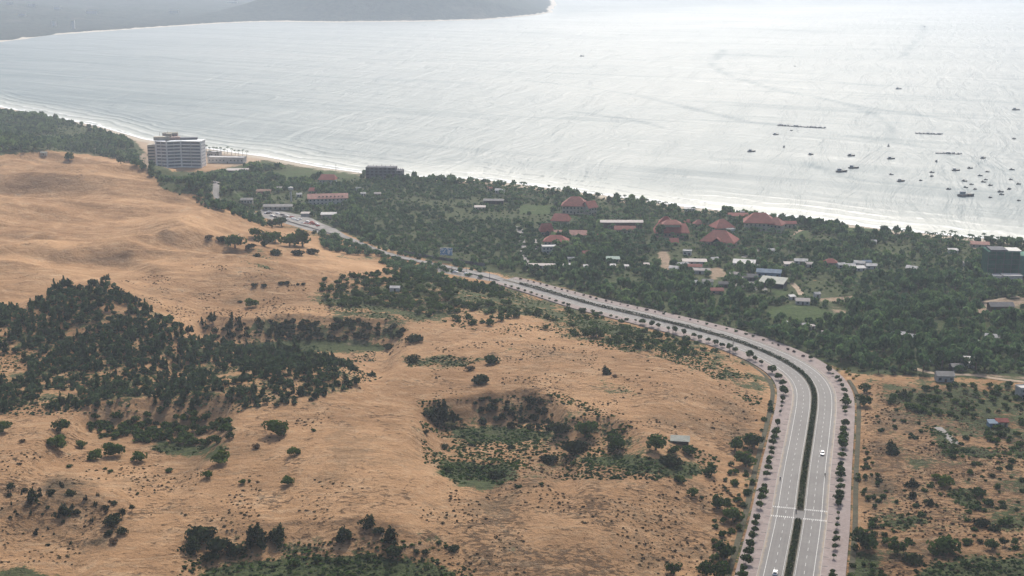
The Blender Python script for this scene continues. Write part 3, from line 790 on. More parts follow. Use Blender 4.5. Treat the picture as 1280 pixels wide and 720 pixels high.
G_RED = leaf_mat('reddish_shrub_leaves', (.04,.022,.022), (.105,.055,.05), .2)
G_HEDGE = leaf_mat('hedge_leaves', (.008,.017,.008), (.032,.05,.018), .2, .1)
M_BARK = surf('tree_bark', (.11,.085,.065), .95, .3, 3.0)
M_PBARK = surf('palm_bark', (.16,.14,.12), .95, .3, 3.0)

def crown_mesh(name, n, seed, kind, mat, leaf=.11):
    V, t = crown(n, seed, kind, leaf); return mesh_np(name, V, np.arange(len(V)).reshape(-1, 4), mat, False, {'tint': t})
def merged(name, pts, sx_, sz_, tmpl, mat, seed, tintvar=.22):
    """many plants nobody could count as ONE mesh"""
    r = np.random.default_rng(seed); Vs = []; Ts = []; kk = r.integers(0, len(tmpl), len(pts))
    for k, (V, t) in enumerate(tmpl):
        ii = np.nonzero(kk == k)[0]
        if not len(ii): continue
        a = r.uniform(0, 6.283, len(ii)); c, s = np.cos(a)[:, None], np.sin(a)[:, None]; w = sx_[ii][:, None]
        X = (V[None, :, 0] * c - V[None, :, 1] * s) * w + pts[ii, 0][:, None]; Y = (V[None, :, 0] * s + V[None, :, 1] * c) * w + pts[ii, 1][:, None]
        Z = V[None, :, 2] * sz_[ii][:, None] + pts[ii, 2][:, None]
        Vs.append(np.stack([X, Y, Z], -1).reshape(-1, 3))
        Ts.append(np.clip(t[None] + (r.normal(0, tintvar, len(ii)) + 1.1 * (fbm(pts[ii, 0] / 45, pts[ii, 1] / 45, seed + 90, 3) - .5))[:, None], 0, 1).ravel())
    V = np.concatenate(Vs); T = np.concatenate(Ts)
    return mesh_np(name, V, np.arange(len(V)).reshape(-1, 4), mat, False, {'tint': T})

# ---- where woods may not stand: road, lawns, yards, buildings
BLOCK = []          # (x, y, radius) of buildings, filled before the woods are planted
VIEWBLOCK = []
def jitter_grid(poly, spacing, seed, soft_prob=None):
    """world points on a jittered grid whose ground shows inside the photo polygon"""
    P = np.array(poly, float); wx, wy = flat(P[:, 0], np.maximum(P[:, 1], 60), 8.0)
    r = np.random.default_rng(seed)
    X, Y = np.meshgrid(np.arange(wx.min() - 20, wx.max() + 20, spacing), np.arange(wy.min() - 90, wy.max() + 90, spacing * 1.65))
    X = (X + r.uniform(-.45, .45, X.shape) * spacing).ravel(); Y = (Y + r.uniform(-.45, .45, Y.shape) * spacing * 1.65).ravel()
    px, py, dep = proj(X, Y, 8 + 0 * X); m = (dep > 50) & (px > P[:, 0].min() - 60) & (px < P[:, 0].max() + 60); X, Y = X[m], Y[m]
    Z = height(X, Y); px, py, dep = proj(X, Y, Z); m = inpoly(px, py, poly)
    return X[m], Y[m], Z[m], px[m], py[m], dep[m]
def clear(X, Y, px, py, road=22.5, lawn=True):
    rd, ri_ = road_dist(X, Y); m = np.abs(rd) > road * WS[ri_]
    m &= shore_d(X, Y) > 11
    if lawn:
        for P, k, w in LAWN + YARD: m &= ~inpoly(px, py, P)
    for x, y, q in BLOCK: m &= (X - x) ** 2 + (Y - y) ** 2 > q * q
    return m
# ------------------------------------------------------------------ buildings
M_WHITE = surf('white_plaster', (.44,.43,.415), .8, .12, .3, .3, (.36,.34,.31)); M_CREAM = surf('cream_plaster', (.36,.33,.27), .85, .15, .3, .3, (.26,.23,.19))
M_BRED = surf('weathered_pink_plaster', (.27,.19,.165), .85, .2, .3); M_GLASS = surf('dark_glass', (.05,.065,.08), .25, .3, .5, .5); M_SHADE = surf('dark_opening', (.035,.035,.04), .8, .3, .6)
M_HOTEL = surf('hotel_white', (.74,.73,.71), .8, .08, .2); M_HGLASS = surf('hotel_glass', (.19,.205,.23), .3, .3, .5, .5); M_GREYC = surf('grey_concrete', (.10,.105,.12), .9, .3, .2, .2, (.06,.06,.07)); M_TIN = surf('grey_tin', (.29,.30,.30), .55, .25, .4, .4, (.26,.22,.19)); M_WTIN = surf('white_tin', (.58,.59,.59), .45, .12, .4, .4, (.5,.48,.46))
M_BTIN = surf('blue_tin', (.10,.19,.30), .5, .25, .4, .4, (.18,.2,.22)); M_GNET = surf('green_scaffold_net', (.016,.085,.060), .9, .3, .25, .1, (.02,.05,.04)); M_WOODD = surf('dark_timber', (.07,.05,.04), .85, .3, .6)
R_RED = roof_mat('red_tiles', (.235,.043,.033)); R_ROSE = roof_mat('faded_red_tiles', (.25,.068,.052)); R_PINK = roof_mat('pink_tiles', (.32,.155,.125)); R_GREY = roof_mat('grey_sheets', (.18,.175,.17)); R_PALE = roof_mat('pale_sheets', (.37,.33,.31), .15)
R_OLIVE = roof_mat('mossy_sheets', (.24,.255,.225), .2); R_DARK = roof_mat('dark_sheets', (.09,.09,.10)); R_WHITE = roof_mat('white_sheets', (.40,.395,.39), .35); R_BLUE = roof_mat('blue_sheets', (.10,.155,.22)); R_BROWN = roof_mat('brown_roof', (.21,.12,.08))

def roof_part(w, d, h, rh, kind, mat, parent, over=.9, name='roof', z0=None, off=(0, 0), th=.25):
    """roof with a thickness over a w x d footprint, ridge along local x"""
    z = h if z0 is None else z0; a, c = w / 2 + over, d / 2 + over; ox, oy = off; mb = MB()
    if kind == 'flat':
        mb.box((ox, oy, z + .15), (2 * a, 2 * c, .3)); 
        for sx_, sy_, lx, ly in ((0, c - .1, 2 * a, .2), (0, -c + .1, 2 * a, .2), (a - .1, 0, .2, 2 * c - .4), (-a + .1, 0, .2, 2 * c - .4)): mb.box((ox + sx_, oy + sy_, z + .55), (lx, ly, .5))
        return mb.build(name, mat, parent)
    if kind == 'shed': top = [(-a, -c, z), (a, -c, z), (a, c, z + rh), (-a, c, z + rh)]; fs = [(0, 1, 2, 3)]
    elif kind == 'gable': top = [(-a, -c, z), (a, -c, z), (a, 0, z + rh), (-a, 0, z + rh), (-a, c, z), (a, c, z)]; fs = [(0, 1, 2, 3), (3, 2, 5, 4)]
    else:
        r_ = max(a - c * .95, .1) if kind == 'hip' else max(a - c * .35, .1)
        top = [(-a, -c, z), (a, -c, z), (a, c, z), (-a, c, z), (-r_, 0, z + rh), (r_, 0, z + rh)]; fs = [(0, 1, 5, 4), (2, 3, 4, 5), (1, 2, 5), (3, 0, 4)]
    top = [(x + ox, y + oy, q) for x, y, q in top]; n = len(top)
    allv = top + [(x, y, q - th) for x, y, q in top]; edges = {}
    for f in fs:
        for i in range(len(f)): edges.setdefault(frozenset((f[i], f[(i + 1) % len(f)])), []).append((f[i], f[(i + 1) % len(f)]))
    fall = list(fs) + [tuple(i + n for i in f[::-1]) for f in fs] + [(e[0][1], e[0][0], e[0][0] + n, e[0][1] + n) for e in edges.values() if len(e) == 1]
    mb.add(allv, fall); return mb.build(name, mat, parent)
def wall_part(w, d, h, mat, parent, gable=0.0, name='wall', off=(0, 0), z0=-.6, axis='x'):
    mb = MB(); ox, oy = off
    if gable:
        a, c = w / 2, d / 2
        v = [(-a, -c, z0), (a, -c, z0), (a, c, z0), (-a, c, z0), (-a, -c, h), (a, -c, h), (a, c, h), (-a, c, h), (-a, 0, h + gable), (a, 0, h + gable)]
        mb.add([(x + ox, y + oy, q) for x, y, q in v], [(3, 2, 1, 0), (0, 1, 5, 4), (2, 3, 7, 6), (1, 2, 6, 9, 5), (3, 0, 4, 8, 7), (4, 5, 9, 8), (6, 7, 8, 9)])
    else: mb.box((ox, oy, (h + z0) / 2), (w, d, h - z0))
    return mb.build(name, mat, parent)
def openings(w, d, h, parent, nwin, floors=1, wm=None, door=True, side=-1):
    """windows and a door on the long face toward the road, set 4 cm proud"""
    fh = h / floors
    for f in range(floors):
        for k in range(nwin):
            x = -w / 2 + w * (k + .5) / nwin
            if door and f == 0 and k == nwin // 2:
                mb = MB(); mb.box((x, side * (d / 2 + .03), 1.05), (1.2, .1, 2.1)); mb.build('door', M_WOODD, parent); continue
            mb = MB(); mb.box((x, side * (d / 2 + .03), fh * f + fh * .52), (min(1.5, w / nwin * .6), .1, min(1.4, fh * .45))); mb.build('window', wm or M_GLASS, parent)
def house(name, label, cat, px, py, w, d, h, yaw=0.0, roof='gable', rh=1.6, wm=None, rm=None, over=.7, nwin=0, floors=1, group=None, door=True, block=1.0, extra=None):
    """px, py: where the middle of the building shows in the photograph; the base is found under it on the ground"""
    x, y, z = at(px, py); s = F / (y * cT - (z - HC) * sT)
    x, y, z = at(px, py + (h + rh * .5) * .5 * s * .9); z = float(height(np.array([x]), np.array([y]))[0])
    t = empty(name, (x, y, z), yaw, label, cat, group)
    wall_part(w, d, h - .05, wm or M_WHITE, t, rh - .25 if roof == 'gable' else 0)
    roof_part(w, d, h, rh, roof, rm or R_RED, t, over)
    if nwin: openings(w, d, h, t, nwin, floors, None, door)
    BLOCK.append((x, y, max(w, d) * .46 * block + .8)); 
    if max(w, d) > 14:
        for k in (-.33, .33):
            L_, al = (w, yaw) if w > d else (d, yaw + math.pi / 2)
            BLOCK.append((x + math.cos(al) * L_ * k, y + math.sin(al) * L_ * k, min(w, d) * .55 + 3))
    # keep the ground in front clear so that trees do not hide it whole
    if (max(w, d) > 15 and rm not in (R_RED, R_ROSE)) or 'row' in label: BLOCK.append((x * (1 - (min(w, d) * .5 + 3) / y), y - min(w, d) * .5 - 3, min(max(w, d) * .35, 6)))
    if extra: extra(t, w, d, h)
    return t

# --- the white hotel
def hotel():
    x, y, z = at(224, 209); z = float(height(np.array([x]), np.array([y]))[0])
    s = F / (y * cT - (z - HC) * sT); u = .85 / s
    yaw0 = math.atan2(x, y)
    t = empty('hotel', (x, y, z), -yaw0 * .6, 'white eight-storey hotel with stacked balcony bands and pale roof on the shore', 'hotel')
    FH, NF = 3.75, 8; H = FH * NF
    bays = [((-32 * u, 4), (-16 * u, -2)), ((-16 * u, -2), (4 * u, 1)), ((4 * u, 1), (33 * u, -5))]
    dep = 17
    for (x0, y0), (x1, y1) in bays:
        L_ = math.hypot(x1 - x0, y1 - y0); al = math.atan2(y1 - y0, x1 - x0); n = (-math.sin(al), math.cos(al)); m = ((x0 + x1) / 2, (y0 + y1) / 2)
        cx, cy_ = m[0] + n[0] * dep / 2, m[1] + n[1] * dep / 2
        mb = MB(); mb.box((cx, cy_, H / 2 - 2), (L_ - .1, dep, H + 4), al); mb.build('wing', M_HOTEL, t)
        for f in range(NF):
            zf = f * FH
            mb = MB(); mb.box((m[0] - n[0] * .04, m[1] - n[1] * .04, zf + 2.1), (L_ - 1.6, .1, 2.3), al); mb.build('window_band', M_HGLASS, t)
            mb = MB(); mb.box((m[0] - n[0] * .9, m[1] - n[1] * .9, zf + .02), (L_ - 1.4, 1.8, .25), al); mb.box((m[0] - n[0] * 1.75, m[1] - n[1] * 1.75, zf + .55), (L_ - 1.4, .14, 1.25), al)
            nb = 2
            for k in range(1, nb):
                q = -L_ / 2 + L_ * k / nb; mb.box((m[0] - n[0] * .85 + math.cos(al) * q, m[1] - n[1] * .85 + math.sin(al) * q, zf + 1.85), (.18, 1.5, 3.2), al)
            mb.build('balcony', M_HOTEL, t)
        if x1 > 30 * u:
            for f in range(NF):
                for q in (.22, .5, .78):
                    mb = MB(); mb.box((x1 + n[0] * dep * q + math.cos(al) * .02, y1 + n[1] * dep * q + math.sin(al) * .02, f * FH + 2.1), (.14, 2.2, 1.7), al); mb.build('window', M_HGLASS, t)
        mb = MB(); mb.box((m[0] + n[0] * dep * .46, m[1] + n[1] * dep * .46, H + .4), (L_ + 1.2, dep + 3, .8), al); mb.build('roof', surf('pale_roof_edge', (.74,.77,.78), .6, .15, .3), t)
    for (qx, qy) in ((-32 * u, 4), (-16 * u, -2), (4 * u, 1), (33 * u, -5)):
        mb = MB(); mb.box((qx, qy - .9, H / 2), (1.5, 2.6, H + 1.6)); mb.build('fin', M_HOTEL, t)
    for bx, by, bz, c, mt in ((-24 * u, 12, 4, (18, 9), M_CREAM), (-5 * u, 12, 3.2, (12, 8), M_BRED), (15 * u, 12, 2.2, (20, 8), M_GREYC), (-14 * u, 15, 7, (6, 5), M_CREAM)):
        mb = MB(); mb.box((bx, by, H + .8 + bz / 2), (c[0], c[1], bz)); mb.build('rooftop_room', mt, t)
    for k in range(2):
        mb = MB(); mb.tube((-27 * u + k * 9, 14, H + 4.8), (-27 * u + k * 9, 14, H + 10 + k), .18, .08, 6); mb.build('mast', M_GREYC, t)
    mb = MB(); mb.box((-39 * u, 12, 12), (11 * u, 15, 28)); mb.build('side_wing', M_CREAM, t)
    for f in range(7):
        mb = MB(); mb.box((-39 * u, 4.4, 1.9 + f * 3.5), (9.4 * u, .12, 1.5)); mb.build('window_band', M_GLASS, t)
    BLOCK.extend([(x + q * u, y + 8, 13) for q in (-40, -28, -14, 0, 14, 28, 36)])
    BLOCK.extend([(x + q * u * .96, y - 10, 6) for q in (-26, -10, 6, 22)])
hotel()
# low pavilions and terraces on the beach side of the hotel
def low_wing(px, py, w, d, h, yaw, label, mats=(M_WHITE, R_WHITE), floors=1, nwin=6):
    house('beach_pavilion', label, 'pavilion', px, py, w, d, h, yaw, 'flat', .6, mats[0], mats[1], .4, nwin, floors)
low_wing(284, 200, 44, 12, 6.5, -.12, 'long low cream pavilion under the palms beside the tall hotel', nwin=10)
low_wing(268, 193, 16, 9, 6, -.2, 'small pale terrace pavilion between hotel and beach palms')
low_wing(213, 168, 20, 10, 7, .1, 'cream beach house showing above the roof of the tall hotel', (M_BRED, M_CREAM))
def grey_hulk():
    x, y, z = at(480, 224); s = F / (y * cT - (z - HC) * sT); u = 1 / s
    t = empty('concrete_building', (x, y, z), -.08, 'unfinished dark grey concrete building alone on the shore', 'building')
    for x0, x1, fl in ((-23 * u, 15 * u, 4), (15 * u, 23.5 * u, 3)):
        H = fl * 3.3
        mb = MB(); mb.box(((x0 + x1) / 2, 6, H / 2 - .5), (x1 - x0 - .1, 12, H + 1)); mb.build('wall', M_GREYC, t)
        for f in range(fl):
            n = int((x1 - x0) / 4.4)
            for k in range(n):
                mb = MB(); mb.box((x0 + (x1 - x0) * (k + .5) / n, -.03, f * 3.3 + 1.7), (2.6, .1, 1.8)); mb.build('window', M_SHADE, t)
            mb = MB(); mb.box(((x0 + x1) / 2, -.3, f * 3.3 + 3.2), (x1 - x0, .6, .22)); mb.build('floor_slab', M_GREYC, t)
        mb = MB()
        for k in range(7): mb.box((x0 + (x1 - x0) * (k + .5) / 7, 3 + 5 * (k % 2), H + .9), (.35, .35, 1.8))
        mb.build('column_stub', M_GREYC, t)
    BLOCK.extend([(x + q * u, y + 5, 11) for q in (-16, 0, 16)])
grey_hulk()
# water tower
x, y, z = at(364, 252)
t = empty('water_tower', (x, y, z), 0, 'slim pale water tower with a bulging tank among dark trees', 'water tower')
MB().tube((0, 0, -.5), (0, 0, 10.5), 1.1, .9, 12).build('shaft', M_WHITE, t)
mb = MB(); mb.tube((0, 0, 10.5), (0, 0, 12), .9, 2.6, 14); mb.tube((0, 0, 12), (0, 0, 14.4), 2.6, 2.6, 14); mb.tube((0, 0, 14.4), (0, 0, 15.3), 2.6, .4, 14); mb.build('tank', M_WHITE, t)
BLOCK.append((x, y, 4)); BLOCK.append((x, y - 8, 5))
def skylight(t, w, d, h, ax=.22, rh=7):
    mb = MB(); a = math.atan2(rh, d / 2 + .9); mb.box((0, 0, 0), (w * .24, d * .26, .25)); o = mb.build('skylight', M_WTIN, t, (w * ax, -d * .27, h + rh * .52)); o.rotation_euler = (a, 0, 0)
def dormers(t, w, d, h):
    for k in range(7):
        mb = MB(); mb.box((-w * .3 + w * .6 * k / 6 + 3, -d * .33, h + 1.5), (1.6, 1.8, 1.3)); mb.build('dormer', M_WOODD, t)
def gable_front(t, w, d, h):
    """a cross gable breaking through the main roof towards the road"""
    a, c = w * .2, d / 2 + 2.2
    mb = MB(); mb.add([(-a, -c, h - .4), (a, -c, h - .4), (0, -c, h + a * .72), (-a, 0, h - .4), (a, 0, h - .4), (0, 0, h + a * .72)], [(0, 2, 5, 3), (1, 4, 5, 2)]); mb.build('porch_roof', R_RED, t)
    mb = MB(); mb.add([(-a * .8, -c + .6, -.5), (a * .8, -c + .6, -.5), (a * .8, -c + .6, h - .4), (0, -c + .6, h + a * .5), (-a * .8, -c + .6, h - .4)], [(0, 1, 2, 3, 4)]); mb.build('porch_wall', M_SHADE, t)
def upper_roof(t, w, d, h):
    wall_part(w * .52, d * .5, h + 6.5, M_CREAM, t, z0=h + 1, name='clerestory'); roof_part(w * .52, d * .5, h + 6.5, 3.4, 'hip', R_ROSE, t, 1.4, 'upper_roof')
HOUSES = [
 # px, py, w, d, h, yaw, roof, rh, wall, roofmat, over, nwin, floors, label, extra
 (410,225,19,13,4.5,-.1,'pyramid',4.5,M_WHITE,R_RED,1.2,5,1,'red pyramid-roofed pavilion with white side terraces near the shore',None),
 (391,239,9,8,3.2,.1,'pyramid',3,M_CREAM,R_RED,.8,3,1,'small red pointed roof just behind the long pink-roofed building',None),
 (410,250,38,13,6.5,.14,'gable',4,M_WHITE,R_PINK,1.2,10,2,'long white two-storey building with pink tiled roof and row of dormers',dormers),
 (348,259,27,9,3.5,.03,'gable',1.6,M_CREAM,R_GREY,.8,6,1,'long grey-roofed shed beside the parking area',None),
 (411,270,14,6,4.2,.03,'shed',1.1,M_CREAM,R_WHITE,.5,3,1,'bright white flat-roofed kiosk below the long pink-roofed building',None),
 (309,251,13,8,3.6,.05,'gable',1.6,M_CREAM,R_GREY,.6,4,1,'grey-roofed hut between dark trees next to the pale drive',None),
 (297,214,24,8,3.4,.0,'shed',1.2,M_SHADE,R_PALE,.6,4,1,'pale-roofed open shelter at the edge of the lawn near hotel',None),
 (374,244,6,5,3,.2,'gable',1.4,M_WHITE,R_WHITE,.4,2,1,'tiny white hut at the foot of the water tower',None),
 (383,268,11,5,3,-.05,'shed',.9,M_TIN,R_PALE,.4,0,1,'pale tin-roofed stall at the upper rim of the parking area',None),
 (350,236,8,5,3,.1,'gable',1.2,M_WHITE,R_PALE,.4,2,1,'little pale hut in the garden west of the water tower',None),
 (330,240,14,7,3.2,.1,'gable',1.6,M_BRED,R_BROWN,.6,3,1,'brown-roofed hut on bare earth above the grey-roofed shed',None),
 (448,237,6,5,3.2,.2,'flat',.6,M_WHITE,M_WHITE,.2,2,1,'small white cube-shaped house below the unfinished concrete building',None),
 (454,243,6,5,3,.3,'gable',1.2,M_WHITE,R_WHITE,.3,2,1,'white-roofed hut in the scrub just east of the pink-roofed building',None),
 (472,243,8,5,3,.1,'gable',1.2,M_CREAM,R_PALE,.3,2,1,'pale shack below the unfinished concrete building',None),
 (625,239,11,7,3.4,-.1,'gable',1.6,M_WHITE,R_WHITE,.5,3,1,'white-roofed beach house among palms midway along the coast',None),
 (612,236,6,6,3,.1,'gable',1.6,M_CREAM,R_ROSE,.5,2,1,'tiny red-roofed cottage touching the white-roofed beach house',None),
 (617,252,20,7,3.4,-.04,'gable',1.4,M_SHADE,R_GREY,.5,4,1,'low grey shed hidden in the middle of the coastal scrub',None),
 (600,260,12,6,3,.0,'shed',1,M_CREAM,R_PALE,.4,3,1,'pale shed at the lower edge of the coastal scrub clearing',None),
 (719,259,27,19,8,-.12,'hip',7,M_CREAM,R_RED,1.4,7,2,'large red hipped resort block with white skylight close to the beach',skylight),
 (737,262,13,13,8,.6,'gable',5,M_CREAM,R_RED,1.2,3,2,'red gabled annex on the east side of the large skylight block',None),
 (701,276,17,14,4.5,-.2,'pyramid',5,M_CREAM,R_RED,1.2,4,1,'red pointed-roof hall in front of the large skylight block',None),
 (683,289,14,13,4.5,.1,'pyramid',5.5,M_BRED,R_ROSE,1.2,4,1,'rose-red pyramid roof at the west end of the walled compound',gable_front),
 (713,294,27,9,4,-.05,'gable',3.2,M_CREAM,R_PINK,1,7,1,'long low bright pinkish tiled wing of the walled compound',None),
 (695,302,22,13,4.2,-.15,'hip',4,M_CREAM,R_RED,1.1,6,1,'dull red hipped house facing the white villa',None),
 (686,312,13,9,6,.1,'flat',.8,M_WHITE,M_WHITE,.3,4,2,'flat-roofed white villa below the red compound',None),
 (699,318,7,5,3,.05,'shed',.8,M_WHITE,R_WHITE,.3,2,1,'small white annex beside the flat-roofed white villa',None),
 (777,281,38,5,5.5,-.01,'shed',1.2,M_WOODD,R_PALE,.7,0,1,'very long narrow pale roof raised above the palms',None),
 (781,288,20,8,3.6,-.05,'gable',2.6,M_CREAM,R_ROSE,.9,5,1,'red-roofed house half hidden under the very long pale roof',None),
 (750,297,5,5,4,.1,'gable',2,M_WHITE,R_ROSE,.4,1,1,'slim red-roofed gatehouse alone between the two resorts',None),
 (839,290,32,18,5,-.06,'pyramid',6,M_BRED,R_RED,1.6,8,1,'wide two-tiered red roof of the main resort hall',upper_roof),
 (832,281,15,12,7,-.1,'hip',5,M_CREAM,R_RED,1.2,3,1,'steep red roof rising directly behind the two-tiered hall',None),
 (842,303,8,7,3,-.05,'gable',3,M_SHADE,R_RED,.9,1,1,'small red gabled porch in front of the two-tiered hall',None),
 (873,281,11,9,4,.1,'hip',3.4,M_CREAM,R_ROSE,.9,3,1,'faded red cottage between palms behind the resort halls',None),
 (859,279,6,6,3.6,.0,'pyramid',2.6,M_CREAM,R_ROSE,.7,2,1,'very small faded red cottage west of a similar larger one',None),
 (902,285,19,15,5.5,.3,'hip',6,M_CREAM,R_RED,1.3,5,1,'red hipped house with white balcony behind the great gable',None),
 (913,290,8,5,5,.3,'flat',.6,M_WHITE,M_WHITE,.3,2,1,'white flat-roofed block against the hipped house behind the great gable',None),
 (899,301,31,20,5,-.38,'hip',7.5,M_BRED,R_RED,1.6,6,1,'biggest red roof with a great dark gable facing the road',gable_front),
 (949,280,30,20,8,-.15,'hip',7,M_CREAM,R_RED,1.4,7,2,'large red hipped block with skylight at the eastern end of resort',skylight),
 (969,283,16,13,7,-.5,'hip',5,M_CREAM,R_ROSE,1.2,4,2,'red-roofed eastern extension of the end skylight block',None),
 (984,281,17,6,3.6,-.05,'gable',2,M_CREAM,R_RED,.7,4,1,'low dark red row house next to the dead beach tree',None),
 (922,271,20,8,4,-.05,'gable',2,M_CREAM,R_ROSE,.8,5,1,'faded red beach row house behind the end skylight block',None),
 (927,268,6,5,5,.0,'flat',.6,M_WHITE,M_WHITE,.2,2,1,'white cube-shaped block on the faded red beach row house',None),
 (862,262,12,6,3,.0,'shed',1,M_WHITE,R_WHITE,.4,3,1,'white beach stall among the shore palms',None),
 (676,333,19,4,2.6,-.03,'shed',.8,M_WHITE,R_PALE,.3,5,1,'pale roadside row of stalls by the end of the pale lane',None),
 (698,333,9,4,2.6,.0,'shed',.8,M_WHITE,R_PALE,.3,3,1,'pale roadside stall second from the pale lane',None),
 (715,325,8,5,3,.0,'flat',.6,M_WHITE,M_WHITE,.2,2,1,'square white roadside house with two-step roof',None),
 (716,332,7,4,2.6,.0,'shed',.7,M_CREAM,R_WHITE,.3,2,1,'low white stall directly below the square white roadside house',None),
 (732,334,4,4,2.6,.0,'shed',.7,M_WHITE,R_WHITE,.3,1,1,'tiny white roadside booth west of the green-roofed shop',None),
 (766,325,12,6,3.2,.0,'shed',1.2,M_CREAM,roof_mat('green_sheets',(.20,.28,.24)),.4,3,1,'dull green-roofed shop set among roadside trees',None),
 (766,333,5,4,2.6,.0,'shed',.7,M_WHITE,R_WHITE,.3,1,1,'white booth below the dull green-roofed shop',None),
 (783,334,4,4,2.6,.0,'shed',.7,M_CREAM,R_WHITE,.3,1,1,'lone white booth east of the green-roofed shop',None),
 (808,332,5,4,2.8,.0,'shed',.8,M_CREAM,R_PALE,.3,1,1,'cream booth halfway between green-roofed shop and village lane',None),
 (732,318,6,5,3.4,.2,'gable',2,M_BRED,R_ROSE,.5,1,1,'small red-brown gabled house above the roadside booths',None),
 (859,316,8,6,3.6,-.2,'flat',.6,M_WHITE,M_WHITE,.3,2,1,'square pale house below the two-tiered hall',None),
 (853,332,10,7,3.2,.3,'gable',1.6,M_WHITE,R_WHITE,.4,3,1,'crooked white tin house at the head of the village lane',None),
 (868,328,19,6,3,-.05,'shed',1,M_WHITE,R_PALE,.4,4,1,'long cream-roofed row at the top of the village cluster',None),
 (868,334,15,6,3,-.08,'gable',1.4,M_CREAM,R_ROSE,.4,3,1,'faded pink roof squeezed in the village cluster',None),
 (875,339,15,6,3,-.15,'gable',1.4,M_WHITE,R_PALE,.4,3,1,'pale grey long roof lowest in the village cluster',None),
 (843,336,9,7,3,-.3,'gable',1.4,M_WHITE,R_WHITE,.3,2,1,'white roof beside the palms at the cluster end',None),
 (893,325,7,5,3,.3,'gable',1.4,M_WHITE,R_WHITE,.3,2,1,'tiny white house under the great gable roof',None),
 (930,330,17,9,3.2,-.25,'shed',1.5,M_WHITE,R_WHITE,.5,4,1,'large bright white sheet roof at the village top',None),
 (944,335,6,6,3.5,-.2,'gable',1.4,M_WHITE,R_WHITE,.3,2,1,'white gabled end house attached to the bright sheet roof',None),
 (964,314,6,5,3,.0,'gable',1.3,M_WHITE,R_WHITE,.3,1,1,'isolated tiny white hut in dark trees above the village',None),
 (919,344,9,5,3.4,-.55,'gable',1.5,M_WHITE,R_PALE,.4,3,1,'grey-white gabled house standing on the grey yard',None),
 (938,347,12,8,3.2,-.1,'gable',2,M_GREYC,R_DARK,.5,3,1,'dark slate-roofed house in the middle of the grey yard',None),
 (961,342,18,9,4.2,-.25,'gable',2,M_BTIN,R_BLUE,.6,4,1,'blue tin-roofed shed at the corner of the grey yard',None),
 (966,354,18,13,3.8,-.42,'shed',2,M_SHADE,R_OLIVE,.6,3,1,'large mossy pale sheet roof beside the yard',None),
 (884,353,9,6,3,.0,'gable',1.5,M_WHITE,R_GREY,.4,2,1,'small grey house in trees west of the yard',None),
 (867,354,6,5,2.8,.2,'gable',1.4,M_WHITE,R_WHITE,.3,1,1,'white shack alone in trees west of the yard',None),
 (896,364,12,6,2.8,-.05,'gable',1.5,M_BRED,R_ROSE,.4,2,1,'flat reddish roof below the grey yard',None),
 (904,356,8,5,3,-.1,'gable',1.6,M_GREYC,R_DARK,.4,2,1,'dark little roof at the lower corner of the yard',None),
 (1001,327,12,7,3,-.15,'gable',1.5,M_WHITE,R_WHITE,.4,3,1,'first bright white roof at the west end of the white-roof row',None),
 (1010,331,8,6,3,-.2,'gable',1.4,M_WHITE,R_PALE,.4,2,1,'pale roof tucked next to the first of the white-roof row',None),
 (1038,329,13,9,3.6,-.1,'hip',2.4,M_BRED,R_RED,.5,3,1,'the only red roof in the row of white roofs',None),
 (1051,332,7,6,3,.2,'gable',1.3,M_WHITE,R_WHITE,.3,2,1,'white house touching the only red roof of the row',None),
 (1062,333,10,7,3,.0,'gable',1.4,M_WHITE,R_WHITE,.3,2,1,'white house one place east of the red roof',None),
 (1074,330,10,7,3.4,-.4,'gable',1.5,M_WHITE,R_WHITE,.3,2,1,'tallest bright white roof toward the east of the row',None),
 (1083,329,8,6,3.2,.1,'gable',1.5,M_WHITE,R_BLUE,.3,2,1,'pale blue roof among the white roofs',None),
 (1075,336,9,6,2.8,.1,'shed',1,M_WHITE,R_WHITE,.3,2,1,'low white lean-to in front of the tallest white roof',None),
 (1089,333,10,7,3,-.1,'gable',1.3,M_WHITE,R_WHITE,.3,2,1,'white roof at the east end of the row',None),
 (986,331,9,6,2.8,.0,'shed',1,M_CREAM,R_PALE,.3,2,1,'pale shack leading the row of white roofs from the west',None),
 (1140,336,10,7,3,-.6,'gable',1.5,M_WHITE,R_WHITE,.3,2,1,'bright white house alone in a gap of the dark wood',None),
 (1092,303,5,4,3,.0,'gable',1.2,M_WHITE,R_WHITE,.3,1,1,'tiny white hut below the seaside lawn',None),
 (1191,314,9,5,3,.0,'shed',1,M_WHITE,R_WHITE,.4,2,1,'small white building under tall trees by the beach',None),
 (1209,330,8,5,3,-.1,'gable',1.3,M_WHITE,R_PALE,.3,2,1,'pale hut between the wood and the green-netted building',None),
 (1243,348,10,8,4.4,-.05,'flat',.7,M_WHITE,M_WHITE,.2,3,1,'white boxy site office below the green-netted building',None),
 (1264,348,14,8,4.6,-.05,'flat',.7,M_WHITE,M_WHITE,.2,3,1,'longer white boxy site office below the green-netted building',None),
 (1224,306,15,8,3,-.2,'gable',1.8,M_CREAM,R_PINK,.5,3,1,'pink roof by the beach next to three palms',None),
 (1003,377,11,7,3,-.12,'gable',1.6,M_WHITE,R_PALE,.4,3,1,'grey-white farmhouse at the edge of the bright green field',None),
 (990,372,5,4,2.6,.3,'shed',.8,M_WHITE,R_WHITE,.3,1,1,'little white outhouse beside the grey-white farmhouse',None),
 (1021,369,5,4,3.2,.2,'gable',1.3,M_WHITE,R_WHITE,.3,1,1,'tiny white hut at the corner of the red-earth yard',None),
 (1250,384,16,8,4,.02,'gable',2.2,M_WOODD,R_DARK,.6,3,1,'black-roofed barn on the brown field',None),
 (983,405,3.5,3,2.4,.2,'shed',.7,M_WHITE,R_WHITE,.2,1,1,'tiny white shed in the trees beyond the road bend',None),
